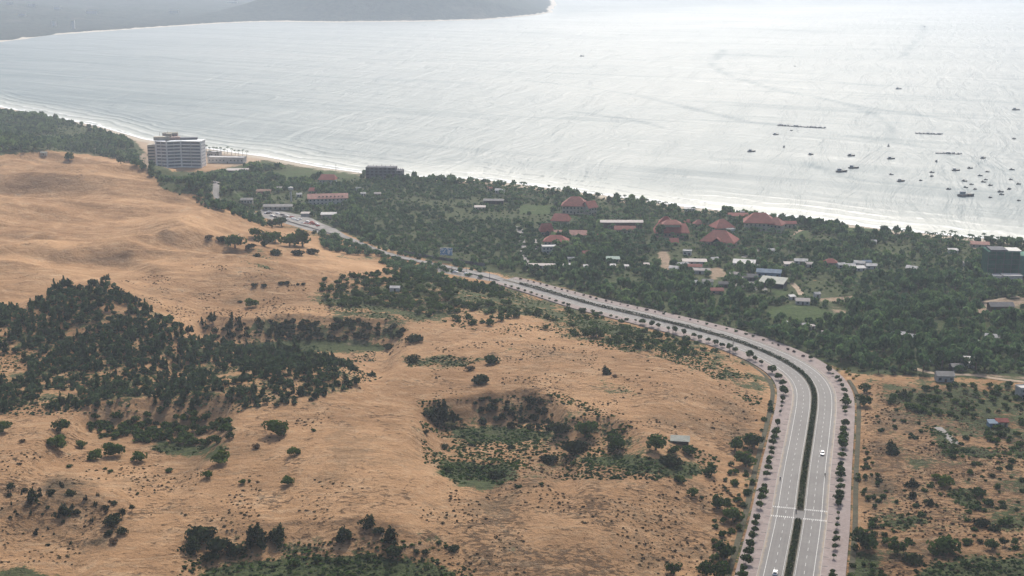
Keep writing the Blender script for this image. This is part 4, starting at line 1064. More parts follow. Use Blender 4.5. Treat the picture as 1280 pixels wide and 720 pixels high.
 (1006,407,5,4,2.4,.1,'gable',1,M_WHITE,R_WHITE,.2,1,1,'white hut next to washing by the field path',None),
 (1015,409,4,3,2.4,.3,'shed',.7,M_WHITE,R_PALE,.2,1,1,'pale outhouse of the hut by the field path',None),
 (1056,399,10,4,2.6,-.1,'shed',.9,M_TIN,R_GREY,.3,0,1,'grey tin shelter at the end of the earthy garden',None),
 (1033,417,7,3,2.4,.0,'shed',.7,M_TIN,R_PALE,.2,0,1,'thin pale tin roof in trees past the bend',None),
 (1123,419,9,6,3,-.1,'gable',1.4,M_SHADE,R_WHITE,.3,2,1,'white-roofed dark hut in the wood clearing',None),
 (1140,422,11,6,3,-.3,'gable',1.4,M_WHITE,R_WHITE,.4,2,1,'long white-roofed hut beside the dark clearing hut',None),
 (1078,451,6,4,2.6,.05,'shed',.8,M_WHITE,R_WHITE,.2,1,1,'single white shed nearest the yellow bushes at the road bend',None),
 (1155,453,7,4,2.8,.0,'shed',.9,M_WOODD,R_WHITE,.3,1,1,'white sheet roof above the sandy track',None),
 (1213,429,10,5,3,-.5,'shed',1,M_WHITE,R_WHITE,.3,2,1,'slanting white roof at the edge of the hamlet',None),
 (1225,433,6,5,3,-.3,'gable',1.2,M_WHITE,R_WHITE,.3,1,1,'little white house below the slanting white roof',None),
 (1240,422,10,6,3,-.35,'gable',1.5,M_WHITE,R_WHITE,.4,2,1,'white gabled house highest in the hamlet',None),
 (1211,452,7,14,3.2,-.45,'gable',1.7,M_WHITE,R_WHITE,.4,2,1,'large white roof turned end-on in the hamlet',None),
 (1195,459,8,6,3,.1,'gable',1.4,M_GREYC,R_GREY,.4,2,1,'grey house with dull roof beside the end-on white roof',None),
 (1180,471,11,8,4,-.05,'gable',2,M_TIN,R_GREY,.5,3,1,'grey barn with pale wall on the sandy track',None),
 (1251,528,7,5,2.8,.0,'gable',1.4,M_CREAM,R_RED,.4,2,1,'red-roofed cottage in the dry lot east of the road',None),
 (1240,530,5,5,2.6,.0,'shed',.8,M_BTIN,R_BLUE,.2,1,1,'blue tin lean-to touching the red-roofed cottage',None),
 (1279,490,8,7,6,.2,'flat',.7,M_TIN,M_WHITE,.2,2,2,'grey two-storey house cut by the picture edge',None),
 (1268,437,9,6,3.4,-.3,'gable',1.6,M_GREYC,R_GREY,.4,2,1,'grey roof in trees at the far edge of the hamlet',None),
 (850,551,9.5,4.2,2.0,-.14,'shed',1.3,M_WOODD,R_OLIVE,.6,2,1,'lonely shed with slanted grey roof in the dunes',None),
 (494,361,8,5,2.8,-.05,'gable',1.2,M_WHITE,R_WHITE,.3,1,1,'white hut alone in bushes at the dune edge',None),
 (55,202-10,8,5,3,.0,'gable',1.3,M_CREAM,R_OLIVE,.3,1,1,'small pale hut where the dunes meet the far grove',None),
]
for (px, py, w_, d_, h_, yw, rf, rh_, wmt, rmt, ov, nw, fl, lab, ex) in HOUSES:
    if rmt in (R_RED, R_ROSE) and w_ > 10: rh_ *= 1.15; w_ *= .88; d_ *= .88
    if max(w_, d_) < 14: w_ *= .86; d_ *= .86; h_ *= .92
    house('house', lab, 'house', px, py, w_, d_, h_, yw, rf, rh_, wmt, rmt, ov, nw, fl, extra=ex)
# green-netted building site
x, y, z = at(1257, 346); s = F / (y * cT - (z - HC) * sT); u = 1 / s
t = empty('scaffolded_building', (x, y, z), -.06, 'unfinished block wrapped in dark green netting', 'building')
MB().box((-4 * u, 9, 9.5), (38 * u, 18, 20)).build('netting', M_GNET, t); MB().box((26 * u, 9, 8), (20 * u, 16, 17)).build('side_netting', surf('pale_green_net', (.05,.16,.12), .9, .3, .3), t)
for k in range(5):
    MB().box((-4 * u - 19 * u + 38 * u * k / 4, -.15, 9.6), (.3, .3, 20)).build('scaffold_pole', M_GREYC, t)
for k in range(5): MB().box((-4 * u, -.1, 2.5 + 3.7 * k), (38 * u, .25, .22)).build('floor_slab', M_GREYC, t)
MB().box((-10 * u, 8, 20.3), (20 * u, 14, 1.2)).build('roof_slab', M_GREYC, t); MB().box((10 * u, 8, 19.9), (16 * u, 13, .7)).build('roof_slab', M_TIN, t)
BLOCK.extend([(x + q * u, y + 6, 15) for q in (-18, 0, 18, 34)]); BLOCK.extend([(x + q * u, y - 12, 9) for q in (-18, -4, 10, 24)])
# billboard
x, y, z = at(558, 327); t = empty('billboard', (x, y, z), -.1, 'large blue and white billboard on posts above the plaza', 'billboard')
def billboard_mat():
    m, nt = new_mat('billboard_print'); b = NB(nt); p = b.obj(); n = b.noise(b.mapping(p, (.35, 1, .5)), 1.0, 3)
    c = b.mix(b.ramp(n, .46, .52), (.50,.56,.62), (.12,.25,.42)); c = b.mix(b.ramp(b.noise(p, .8, 2), .58, .64), c, (.65,.66,.66)); b.out(b.bsdf(c, .6)); return m
MB().box((0, 0, 8.2), (10, .3, 6)).build('panel', billboard_mat(), t)
MB().box((0, .02, 11.3), (10.4, .5, .2)).build('frame', M_TIN, t)
for k in (-3, 3): MB().tube((k, .4, -.3), (k, .4, 8), .2, .2, 8).build('post', M_GREYC, t)
BLOCK.append((x, y, 8)); BLOCK.append((x, y - 7, 5))
# white roadside wall by the plaza
P = np.array([at(a, b_)[:2] for a, b_ in ((505,317),(540,323),(575,328),(607,333))]); C = resample(catmull(P, 8), 3.0); V = []
for dx, zz in ((0, -.3), (0, 2.2), (.25, 2.2), (.25, -.3)): V.append(np.column_stack([C[:, 0], C[:, 1] + dx, height(C[:, 0], C[:, 1]) + zz]))
tag(link('boundary_wall', mesh_np('boundary_wall', np.stack(V, 1).reshape(-1, 3), grid_faces(len(C), 4), M_GREYC)), 'long grey boundary wall between plaza and the coastal scrub', 'wall')
# the faint town on the far shore
for i, (px, py, w_, h_, lab) in enumerate([(115,18,40,14,'wide pale block on the far shore above the beach curve'),(72,12,26,10,'small pale block behind others on the hazy far shore'),(92,36,9,26,'slim pale tower close to the far beach'),(68,33,8,20,'slimmer pale tower left of its twin on the far beach'),
        (218,16,36,8,'long low pale hall on the hazy shore below the hills'),(28,20,24,9,'faint pale block at the far corner of the bay'),(40,8,30,9,'faint wide block topmost on the hazy plain'),(290,4,50,6,'pale long hall high on the hazy slope'),(12,6,22,9,'faint small block at the very corner of the hazy town')]):
    dx, dy, dz = (float(v) for v in raydir(px, py)); ts = np.linspace(3000, 9500, 700); zz = HC + ts * dz; hh = far_h(ts * dx, ts * dy); k = int(np.argmax(zz <= hh)); tt = ts[k]
    X_, Y_ = tt * dx, tt * dy; Z_ = float(far_h(np.array([X_]), np.array([Y_]))[0])
    t = empty('distant_building', (X_, Y_, Z_), random.uniform(-.3, .3), lab, 'building')
    wall_part(w_, 14, h_, M_WHITE, t, z0=-3); roof_part(w_, 14, h_, 1, 'flat', M_CREAM, t, .5)
    openings(w_, 14, h_, t, max(2, int(w_ / 8)), max(1, int(h_ / 5)), door=False)

# ------------------------------------------------------------------ boats
M_HULL = surf('dark_boat_hull', (.05,.055,.07), .6, .35, .8, .3, (.12,.08,.06)); M_CABIN = surf('boat_cabin_paint', (.16,.19,.23), .6, .3, .8); M_DECK = surf('boat_deck', (.13,.10,.08), .85, .3, .8)
def hull_v(L_, B, H, fine=9):
    vs = []; fs = []; n = fine
    for i in range(n):
        t_ = i / (n - 1); x_ = -L_ / 2 + L_ * t_; wd = B / 2 * (1 - max(0, (t_ - .45) / .55) ** 2.2) * (.82 + .18 * min(1, t_ * 4)); sh = H * (.72 + 1.1 * max(0, t_ - .5) ** 2 * 2 + .12 * (1 - t_) ** 2)
        vs += [(x_, -wd, sh), (x_ * .97, -wd * .55, -.5), (x_ * .97, wd * .55, -.5), (x_, wd, sh), (x_, wd * .86, sh - .35), (x_, -wd * .86, sh - .35)]
    for i in range(n - 1):
        for k in range(6): a = i * 6 + k; b_ = i * 6 + (k + 1) % 6; fs.append((a, b_, b_ + 6, a + 6))
    fs += [tuple(range(6)), tuple(range((n - 1) * 6, n * 6))[::-1]]; return vs, fs
def boat_proto(L_):
    t = empty('fishing_boat', (0, 0, 0), 0, 'x', 'boat', 'fishing boats anchored in the bay')
    v, f = hull_v(L_, L_ * .30, L_ * .13); MB().add(v, f).build('hull', M_HULL, t)
    mb = MB(); mb.box((-L_ * .2, 0, L_ * .20), (L_ * .3, L_ * .2, L_ * .17)); mb.box((-L_ * .2, 0, L_ * .295), (L_ * .36, L_ * .25, L_ * .02)); mb.build('cabin', M_CABIN, t)
    mb = MB(); mb.tube((L_ * .1, 0, .2), (L_ * .1, 0, L_ * .42), L_ * .011, L_ * .006, 6); mb.tube((L_ * .1, 0, L_ * .2), (L_ * .36, 0, L_ * .34), L_ * .007, L_ * .005, 5); mb.build('mast', M_DECK, t)
    mb = MB(); mb.box((L_ * .2, 0, L_ * .115), (L_ * .28, L_ * .2, L_ * .05)); mb.build('net_pile', M_DECK, t)
    return t
def copy_thing(root, loc, rz, label=None, group=None, scale=None):
    c = root.copy(); COL.objects.link(c); c.location = loc; c.rotation_euler = (0, 0, rz)
    if label: c['label'] = label
    if group: c['group'] = group
    if scale is not None: c.scale = scale
    for ch in root.children:
        k = ch.copy(); COL.objects.link(k); k.parent = c
    return c
BIG = [(372,503,9,.3,'fishing boat farthest west in the anchored fleet'),(453,446,7,.2,'fishing boat just west of the longest floating raft'),(480,488,6.5,1.2,'fishing boat alone below the longest floating raft'),(570,513,7,.6,'fishing boat on open water between two western neighbours of the fleet'),
 (704,517,8,.15,'fishing boat with a flat cabin above a pair of boats'),(672,570,11,.1,'big blunt fishing boat of the western pair'),(712,558,10,.0,'low long fishing boat of the western pair'),(837,527,8,.1,'fishing boat below the boat with a raised sail'),(870,602,8,.3,'dark fishing boat at the middle of the fleet nearer the shore'),
 (987,536,7,1.4,'tall fishing boat right under the shortest floating raft'),(1053,566,8,.1,'low fishing boat where the crowded part of fleet begins'),(1086,651,14,.0,'largest dark fishing boat closest to the beach'),(1144,525,7,.5,'fishing boat highest above the crowded part of fleet'),
 (1253,364,10,.0,'long low boat on the open sea by the picture edge'),(862,294,9,.1,'solitary boat far out beyond the rafts'),(948,87,6,.2,'faint tiny boat farthest out toward the horizon'),(517,218,4,.3,'barely visible speck of a boat far off in the glitter')]
SMALL = [(505,433),(838,580),(936,600),(973,573),(973,586),(1100,559),(1082,602),(1105,613),(1086,623),(1117,629),(1029,629),(1134,584),(1153,597),(1145,605),(1158,571),(1168,616),(1240,564),(1236,597),(1262,612),(1231,629),(1202,638),(1206,647),(1168,657),(1263,667),(1247,461)]
proto = boat_proto(10.0); first = True
for zx, zy, L_, rz, lab in BIG:
    x, y = flat(800 + zx * .375, zy * .375 + 1.2); k = L_ * 1.25 / 10
    if first: c = proto; c.location = (x, y, 0); c.rotation_euler = (0, 0, rz); c['label'] = lab; c.scale = (k, k, k); first = False
    else: copy_thing(proto, (x, y, 0), rz, lab, None, (k, k, k))
x, y = flat(727.5, 70.5); copy_thing(proto, (x, y, 0), .1, 'lone boat in the middle of the bright open bay', None, (1.1, 1.1, 1.1))
x, y = flat(800 + 829 * .375, 484 * .375 + 1.5); c = copy_thing(proto, (x, y, 0), .8, 'boat with a raised dark sail above the fleet', None, (.6, .6, .6))
MB().add([(1, .05, 2), (1, .05, 7.6), (-3.4, .05, 2.2), (1, -.05, 2), (1, -.05, 7.6), (-3.4, -.05, 2.2)], [(0, 1, 2), (5, 4, 3), (0, 3, 4, 1), (1, 4, 5, 2), (2, 5, 3, 0)]).build('sail', M_CABIN, c)
mb = MB(); v, f = hull_v(5.6, 2.2, 1.0, 7); mb.add(v, f); mb.box((-.9, 0, 1.3), (1.6, 1.3, 1.3)); mb.tube((.8, 0, .5), (.8, 0, 3.2), .07, .05, 5); sm_me = None
for i, (zx, zy) in enumerate(SMALL):
    x, y = flat(800 + zx * .375, zy * .375 + 1)
    if sm_me is None: o = mb.build('small_boat', M_HULL, None, (x, y, 0)); sm_me = o
    else: o = sm_me.copy(); COL.objects.link(o); o.location = (x, y, 0)
    o.rotation_euler = (0, 0, random.uniform(-.6, .6)); k = random.uniform(.75, 1.15); o.scale = (k, k, k)
    tag(o, 'tiny dark boat loosely scattered among the anchored fleet', 'boat', 'tiny boats scattered among the fleet')
# long floating rafts
for (a, b_, lab) in (((972,157),(1032,160.5),'longest dark floating raft in the bay'),((1144,167),(1180,168.5),'straight pale-topped floating raft near the picture edge'),((1169,191.5),(1202,193),'shortest dark floating raft nearest the fleet')):
    p, q = np.array(flat(*a)), np.array(flat(*b_)); m_ = (p + q) / 2; Ln = float(np.hypot(*(q - p))); rz = math.atan2(*(q - p)[::-1])
    t = empty('floating_raft', (m_[0], m_[1], 0), rz, lab, 'raft', 'rafts floating in the bay'); n = int(Ln / 5)
    mb = MB()
    for k in range(n): mb.box((-Ln / 2 + (k + .5) * 5, random.uniform(-.5, .5), .55), (4.4, 5 * random.uniform(.8, 1.2), 1.0))
    mb.build('float_deck', M_HULL, t)
    mb = MB()
    for k in range(n * 2): mb.box((random.uniform(-Ln / 2, Ln / 2), random.uniform(-1, 1), 1.5), (random.uniform(1, 3), 2, random.uniform(.6, 1.8)))
    mb.build('gear_pile', M_CABIN, t)

# ------------------------------------------------------------------ traffic
def car(px, py, col, label, head=1):
    x, y, _ = at(px, py); i = int(np.argmin((RC[:, 0] - x) ** 2 + (RC[:, 1] - y) ** 2)); lat = float(np.dot(np.array([x, y]) - RC[i], RN[i]))
    a = math.atan2(RT[i, 1], RT[i, 0]) + (0 if head > 0 else math.pi); p = road_xy(i, lat)
    t = empty('car', (p[0], p[1], RZ[i]), a, label, 'car')
    pm = surf('car_paint_' + label.split()[0], col, .3, .05, .5, .5)
    bm = bmesh.new(); prof = [(-2.2,.35),(2.2,.35),(2.25,.6),(2.1,.82),(1.15,.95),(-2.1,1.0),(-2.25,.7)]
    vs = [[bm.verts.new((px_, sy, z_)) for px_, z_ in prof] for sy in (-.88, .88)]
    bm.faces.new(vs[0]); bm.faces.new(vs[1][::-1])
    for k in range(len(prof)): bm.faces.new((vs[0][k], vs[1][k], vs[1][(k + 1) % len(prof)], vs[0][(k + 1) % len(prof)]))
    bmesh.ops.recalc_face_normals(bm, faces=bm.faces); bmesh.ops.bevel(bm, geom=bm.edges[:], offset=.08, segments=2, affect='EDGES')
    me = bpy.data.meshes.new('body'); bm.to_mesh(me); bm.free(); me.materials.append(pm); link('body', me, t)
    mb = MB(); A = [(1.1,.93),(.45,1.44),(-1.5,1.46),(-2.05,.98)]
    mb.add([(x_, -.78 if z_ < 1.2 else -.62, z_) for x_, z_ in A] + [(x_, .78 if z_ < 1.2 else .62, z_) for x_, z_ in A], [(0,1,2,3),(7,6,5,4),(0,4,5,1),(1,5,6,2),(2,6,7,3),(3,7,4,0)]); mb.build('cabin_glass', M_GLASS, t)
    MB().box((-.52, 0, 1.475), (1.9, 1.2, .06)).build('roof', pm, t)
    for wx in (-1.35, 1.4):
        for wy in (-.82, .82): MB().tube((wx, wy - .1, .34), (wx, wy + .1, .34), .34, .34, 14).build('wheel', surf('tyre', (.02,.02,.02), .9), t)
    for wy in (-.6, .6): MB().box((2.22, wy, .72), (.08, .34, .16)).build('headlight', M_WTIN, t)
    return t
car(1028, 570, (.75,.75,.75), 'white car driving up the outer carriageway toward the bend', -1)
car(969, 719, (.8,.8,.8), 'bright white car at the very bottom of the inner carriageway', 1)
SKIN = surf('skin', (.30,.18,.12), .6, .1, 2)
def rider(px, py, cloth, lab, labm, head=1):
    x, y, _ = at(px, py); i = int(np.argmin((RC[:, 0] - x) ** 2 + (RC[:, 1] - y) ** 2)); lat = float(np.dot(np.array([x, y]) - RC[i], RN[i])); a = math.atan2(RT[i, 1], RT[i, 0]) + (0 if head > 0 else math.pi); p = road_xy(i, lat)
    t = empty('motorbike', (p[0], p[1], RZ[i] + .003), a, labm, 'motorbike', 'motorbikes on the boulevard'); bk = surf('motorbike_paint', (.03,.03,.045), .4, .2)
    for wx in (-.62, .64): MB().tube((wx, -.05, .29), (wx, .05, .29), .29, .29, 14).build('wheel', surf('tyre', (.02,.02,.02), .9), t)
    mb = MB(); mb.tube((-.6, 0, .36), (.1, 0, .42), .12, .14, 8); mb.tube((.1, 0, .42), (.5, 0, .85), .1, .07, 8); mb.tube((.64, 0, .3), (.46, 0, .98), .05, .04, 6); mb.box((-.3, 0, .6), (.75, .24, .2)); mb.build('frame', bk, t)
    MB().box((-.3, 0, .735), (.7, .26, .09)).build('seat', M_SHADE, t); MB().tube((.44, -.34, 1.0), (.44, .34, 1.0), .025, .025, 6).build('handlebar', bk, t)
    # the rider: one skinned body, sitting, hands on the bars
    J = [(-.22,0,.86),(-.2,0,1.1),(-.16,0,1.34),(-.13,0,1.47),(-.10,0,1.62),
         (-.17,.19,1.36),(.06,.24,1.13),(.40,.27,1.05),(-.17,-.19,1.36),(.06,-.24,1.13),(.40,-.27,1.05),
         (-.2,.12,.85),(.2,.17,.74),(.1,.17,.34),(.24,.17,.26),(-.2,-.12,.85),(.2,-.17,.74),(.1,-.17,.34),(.24,-.17,.26)]
    E = [(0,1),(1,2),(2,3),(3,4),(2,5),(5,6),(6,7),(2,8),(8,9),(9,10),(0,11),(11,12),(12,13),(13,14),(0,15),(15,16),(16,17),(17,18)]
    rad = [.15,.15,.16,.07,.11,.075,.055,.045,.075,.055,.045,.11,.085,.06,.05,.11,.085,.06,.05]
    me = bpy.data.meshes.new('person'); me.from_pydata(J, E, []); me.materials.append(cloth)
    o = link('person', me, None, (p[0], p[1], RZ[i] + .003), a); md = o.modifiers.new('skin', 'SKIN')
    for k, sv in enumerate(me.skin_vertices[0].data): sv.radius = (rad[k], rad[k]); sv.use_root = k == 0
    o.modifiers.new('sub', 'SUBSURF').levels = 1
    MB().tube((-.10, 0, 1.62), (-.10, 0, 1.76), .14, .09, 10).build('helmet', M_WTIN, o)
    tag(o, lab, 'person')
rider(975, 602, surf('navy_jacket', (.03,.04,.09), .9), 'person in dark blue riding a motorbike on the inner carriageway', 'dark motorbike on the inner carriageway above the crossing', -1)
rider(1031, 598, surf('black_jacket', (.03,.03,.03), .9), 'person in black riding a motorbike below the white car', 'dark motorbike on the outer carriageway below the white car', 1)
rider(995, 643, surf('grey_jacket', (.08,.08,.1), .9), 'person on a motorbike waiting in the gap of the median', 'dark motorbike stopped in the crossing gap of the median', 1)
# vehicles parked by the upper plaza
M_CARS = [((.62,.62,.62), 'silver'), ((.05,.05,.06), 'black'), ((.30,.04,.03), 'red'), ((.7,.7,.7), 'white')]
def tiny_car(px, py, k, rz, lab):
    x, y, z = at(px, py); c, nm = M_CARS[k]; mb = MB(); mb.box((0, 0, .62), (4.3, 1.75, .62)); 
    mb.add([(-1.9, -.8, .9), (1.1, -.8, .9), (1.1, .8, .9), (-1.9, .8, .9), (-1.5, -.65, 1.5), (.5, -.65, 1.5), (.5, .65, 1.5), (-1.5, .65, 1.5)], [(0,1,5,4),(1,2,6,5),(2,3,7,6),(3,0,4,7),(4,5,6,7)])
    for wx in (-1.3, 1.35):
        for wy in (-.78, .78): mb.tube((wx, wy - .1, .32), (wx, wy + .1, .32), .32, .32, 10)
    tag(mb.build('parked_car', surf('parked_' + nm, c, .35, .1), None, (x, y, z + .06), rz), lab, 'car', 'vehicles parked round the upper plaza')
rr_ = random.Random(5)
for i in range(26):
    t_ = i / 25; px = 332 + 66 * t_ + rr_.uniform(-3, 3); py = 266 + 17 * t_ + rr_.uniform(-2.4, 2.4); k = rr_.randrange(4)
    tiny_car(px, py, k, rr_.uniform(-.5, .9), M_CARS[k][1] + ' vehicle parked in the crowd on the upper plaza')
for i, (px, py) in enumerate([(569,341),(583,343),(574,338),(600,347)]): tiny_car(px, py, 3 if i % 2 == 0 else 0, .2 * i, ['white vehicle lowest on the lower plaza by the bushes','silver vehicle on the lower plaza beside a lamp pole','white vehicle in the middle of the lower plaza','silver vehicle where the lower plaza narrows into the boulevard'][i])
# poles
def pole(px, py, h, lab, arm=False, name='utility_pole'):
    x, y, z = at(px, py); t = empty(name, (x, y, z), 0, lab, 'pole' if name == 'utility_pole' else 'street lamp')
    MB().tube((0, 0, -.4), (0, 0, h), .17, .11, 8).build('post', M_GREYC, t)
    mb = MB()
    if arm: mb.tube((0, 0, h - .1), (1.9, 0, h + .5), .07, .05, 6); mb.box((2.2, 0, h + .52), (.9, .3, .16)); mb.build('lamp_arm', M_GREYC, t)
    else: mb.box((0, 0, h - .5), (1.8, .14, .14)); mb.box((0, 0, h - 1.2), (1.4, .14, .14)); mb.build('crossarm', M_WOODD, t)
pole(841, 421, 8, 'thin dark pole beside the red-brown bush where the road straightens'); pole(916, 445, 9, 'tall thin pole at the inner side of the bend'); pole(912, 447, 6, 'shorter pole leaning by the taller one at the bend')
pole(583, 341, 8, 'street lamp on the lower plaza near the silver vehicle', True, 'street_lamp'); pole(565, 343, 8, 'street lamp at the bushy rim of lower plaza', True, 'street_lamp'); pole(612, 351, 8, 'street lamp where plaza and boulevard meet', True, 'street_lamp')
pole(420, 214, 8, 'lone post standing on the beach', False)
# ------------------------------------------------------------------ woods
BELT = [(-160,124),(0,138),(60,148),(120,160),(165,178),(172,196),(186,206),(200,218),(225,226),(262,222),(320,206),(400,216),(452,217),(520,224),(600,227),(680,237),(760,248),(850,261),(940,270),(1020,278),(1100,289),(1180,297),(1280,306),(1420,322),(1700,352),
        (1700,482),(1420,478),(1280,474),(1180,470),(1080,466),(1032,452),(985,437),(915,415),(865,401),(790,384),(710,358),(660,345),(612,334),(560,326),(525,319),(470,306),(430,291),(384,268),(330,260),(300,268),(284,262),(262,262),(236,250),(210,240),(180,212),(150,200),(110,192),(60,187),(0,192),(-160,196)]
X, Y, Z, px, py, dep = jitter_grid(BELT, 5.6, 21)
m = clear(X, Y, px, py, 24.0)
dens = fbm(X / 45, Y / 45, 71, 3); m &= dens > .34
# the pale scrub between the plaza and the resort is lower and looser than the village woods
X, Y, Z, px, py, dep = (a[m] for a in (X, Y, Z, px, py, dep))
loose = inpoly(px, py, [(430,225),(690,236),(690,330),(600,332),(470,300)])
rW = np.random.default_rng(9); bign = fbm(X / 38, Y / 38, 44, 3)
wS = np.where(loose, rW.uniform(2.0, 3.6, len(X)), rW.uniform(2.3, 4.4, len(X)) * (.55 + 1.0 * bign))
zS = wS * np.where(loose, rW.uniform(.8, 1.15, len(X)), rW.uniform(.95, 1.5, len(X)))
palmy = inpoly(px, py, [(560,226),(700,238),(850,262),(1000,280),(1000,330),(820,322),(720,300),(700,262),(620,246)]) | inpoly(px, py, [(1100,290),(1280,306),(1280,330),(1120,318)]) | inpoly(px, py, [(900,345),(1080,345),(1080,370),(980,368)])
ispalm = palmy & (rW.random(len(X)) < .6)
TW = [crown(64, 100 + k, 'round', .24) for k in range(6)]; TL = [crown(56, 120 + k, 'bush', .26) for k in range(5)]
app = wS / dep; inview = (px > 0) & (px < 1280) & (py < 720)
tree_idx = np.nonzero(~ispalm & ~loose)[0]; order = tree_idx[np.argsort(-(app * inview)[tree_idx])]
IND = order[:290]; indset = np.zeros(len(X), bool); indset[IND] = True
VAR = [crown_mesh('woodland_tree', 190, 150 + k, ['round', 'round', 'tall', 'round', 'bush'][k], G_WOOD, .16) for k in range(5)]
TRK = trunk_mesh('trunk', 1.2, .09, M_BARK, .05, 4, 3)
def zone_label(px, py):
    if px > 1190: return 'dark leafy tree in the wood round the hamlet of white roofs', 'trees round the hamlet'
    if py > 430: return 'dark leafy tree in the wood just beyond the road bend', 'trees beyond the road bend'
    if px > 1080: return 'dark leafy tree in the deep wood below the row of white roofs', 'trees in the deep wood'
    if px > 960: return 'dark leafy tree between the green field and the boulevard', 'trees by the green field'
    return 'dark leafy tree lining the seaward side of the far boulevard', 'trees along the far boulevard'
for n_, i in enumerate(IND):
    lab, grp = zone_label(px[i], py[i])
    o = link('woodland_tree', VAR[n_ % 5], None, (X[i], Y[i], Z[i] + .25 * zS[i]), rW.uniform(0, 6.28)); o.scale = (wS[i], wS[i], zS[i]); tag(o, lab, 'tree', grp)
    k = link('trunk', TRK, o); k.location = (0, 0, -.25); k.scale = (1, 1, 1)
restw = np.nonzero(~ispalm & ~loose & ~indset)[0]
tag(link('woodland', merged('woodland', np.column_stack([X, Y, Z])[restw], wS[restw], zS[restw], TW, M_WOOD, 5, .3)), 'broad belt of leafy woodland between the boulevard and the beach', 'woodland', kind='stuff')
ls = np.nonzero(loose & ~ispalm)[0]
G_SCRUB = leaf_mat('coastal_scrub_leaves', (.022,.055,.026), (.092,.155,.06), .38, 0)
tag(link('coastal_scrub', merged('coastal_scrub', np.column_stack([X, Y, Z])[ls], wS[ls], zS[ls], TL, G_SCRUB, 6)), 'rolling mid-green coastal scrub between plaza and beach', 'scrub', kind='stuff')
# undergrowth fills the gaps between the crowns
Xu, Yu, Zu, pu, qu, du = jitter_grid(BELT, 4.2, 22); m = clear(Xu, Yu, pu, qu, 22.5) & (rW.random(len(Xu)) < .55); Xu, Yu, Zu = Xu[m], Yu[m], Zu[m]
wu = rW.uniform(.9, 1.9, len(Xu)); tag(link('undergrowth', merged('undergrowth', np.column_stack([Xu, Yu, Zu]), wu, wu * .8, [crown(26, 140 + k, 'bush', .34) for k in range(4)], G_SCRUB, 8)), 'low undergrowth under the woodland trees', 'undergrowth', kind='stuff')
# palms
pi_ = np.nonzero(ispalm)[0]; pi_ = pi_[np.argsort(-(app * inview)[pi_])]
edge = [(258,186),(262,187),(267,188),(271,187),(276,189),(281,189),(285,188),(290,190),(294,190),(299,191),(304,192),(309,193),(1188,296),(1193,297),(1211,299),(1229,300),(1234,301),(1240,300),(1246,302),(255,190),(263,192),(272,193),(175,196),(181,200),(178,204),(186,197),(176,190),(190,205)]
PM = [palm(200 + k) for k in range(4)]; PMe = [mesh_np('coconut_palm', V, np.arange(len(V)).reshape(-1, 4), G_PALM, False, {'tint': t}) for V, t in PM]
PT = [trunk_mesh('trunk', 1.0, .035, M_PBARK, b_, 0, k) for k, b_ in enumerate((.0, .14, -.1, .08))]
def put_palm(x, y, z, h, w, lab, grp, k):
    o = link('coconut_palm', PMe[k % 4], None, (x, y, z + h), random.uniform(0, 6.28)); o.scale = (w, w, w); tag(o, lab, 'palm tree', grp)
    t = link('trunk', PT[k % 4], o); t.location = (-[0, .14, -.1, .08][k % 4] * h / w, 0, -h / w); t.scale = (h / w, h / w, h / w)
for k, (a, b_) in enumerate(edge):
    x, y, z = at(a, b_ + 4); put_palm(x, y, z, random.uniform(6.5, 9), 2.6, 'beach palm in the row beside the tall hotel' if a < 400 and a > 250 else ('small palm on the drive by the side of the hotel' if a < 250 else 'tall shore palm standing against the bright water'), 'palms by the hotel beach' if 250 < a < 400 else ('palms on the hotel drive' if a < 250 else 'palms at the eastern shore'), k)
for k, i in enumerate(pi_[:250]):
    e = py[i] < 300 and px[i] < 1010
    put_palm(X[i], Y[i], Z[i], random.uniform(4.5, 7.5), random.uniform(2.4, 3.3), 'coconut palm in the grove round the red-roofed resort' if e else ('coconut palm in the plantation below the white roofs' if px[i] < 1090 else 'coconut palm in the grove by the eastern beach'), 'palms round the resort' if e else ('palms of the plantation' if px[i] < 1090 else 'palms by the eastern beach'), k)
pr = pi_[250:]
if len(pr): tag(link('palm_grove', merged('palm_grove', np.column_stack([X, Y, Z + rW.uniform(4, 7, len(X))])[pr], np.full(len(pr), 2.8), np.full(len(pr), 2.8), PM, G_PALM, 9)), 'coconut palms massed along the shore', 'palm grove', kind='stuff')

# ------------------------------------------------------------------ casuarina grove on the dune ridge
GROVE = [(-40,398),(0,384),(30,390),(56,372),(84,356),(100,360),(135,350),(150,362),(185,384),(240,414),(270,420),(300,436),(345,434),(380,440),(420,450),(472,470),(440,486),(400,500),(352,508),(300,512),(250,514),(180,510),(100,514),(-40,520)]
Xc, Yc, Zc, pc, qc, dc = jitter_grid(GROVE, 3.5, 31)
dn = fbm(Xc / 22, Yc / 22, 81, 3); m = (dn > np.where(qc > 440, .39, .34)) ; Xc, Yc, Zc, pc, qc, dc = (a[m] for a in (Xc, Yc, Zc, pc, qc, dc))
r_ = np.random.default_rng(12); wc = r_.uniform(1.8, 4.0, len(Xc)) * np.where(qc > 455, .85, 1.0); zc = wc * r_.uniform(.75, 1.2, len(Xc))
o_ = np.argsort(-(wc / dc) * ((pc > 0) & (pc < 1280))); ind, rest = o_[:280], o_[280:]
CM = [crown_mesh('casuarina_tree', 150, 300 + k, ('spiky', 'round', 'spiky', 'bush', 'spiky')[k], G_CASU, .15) for k in range(5)]
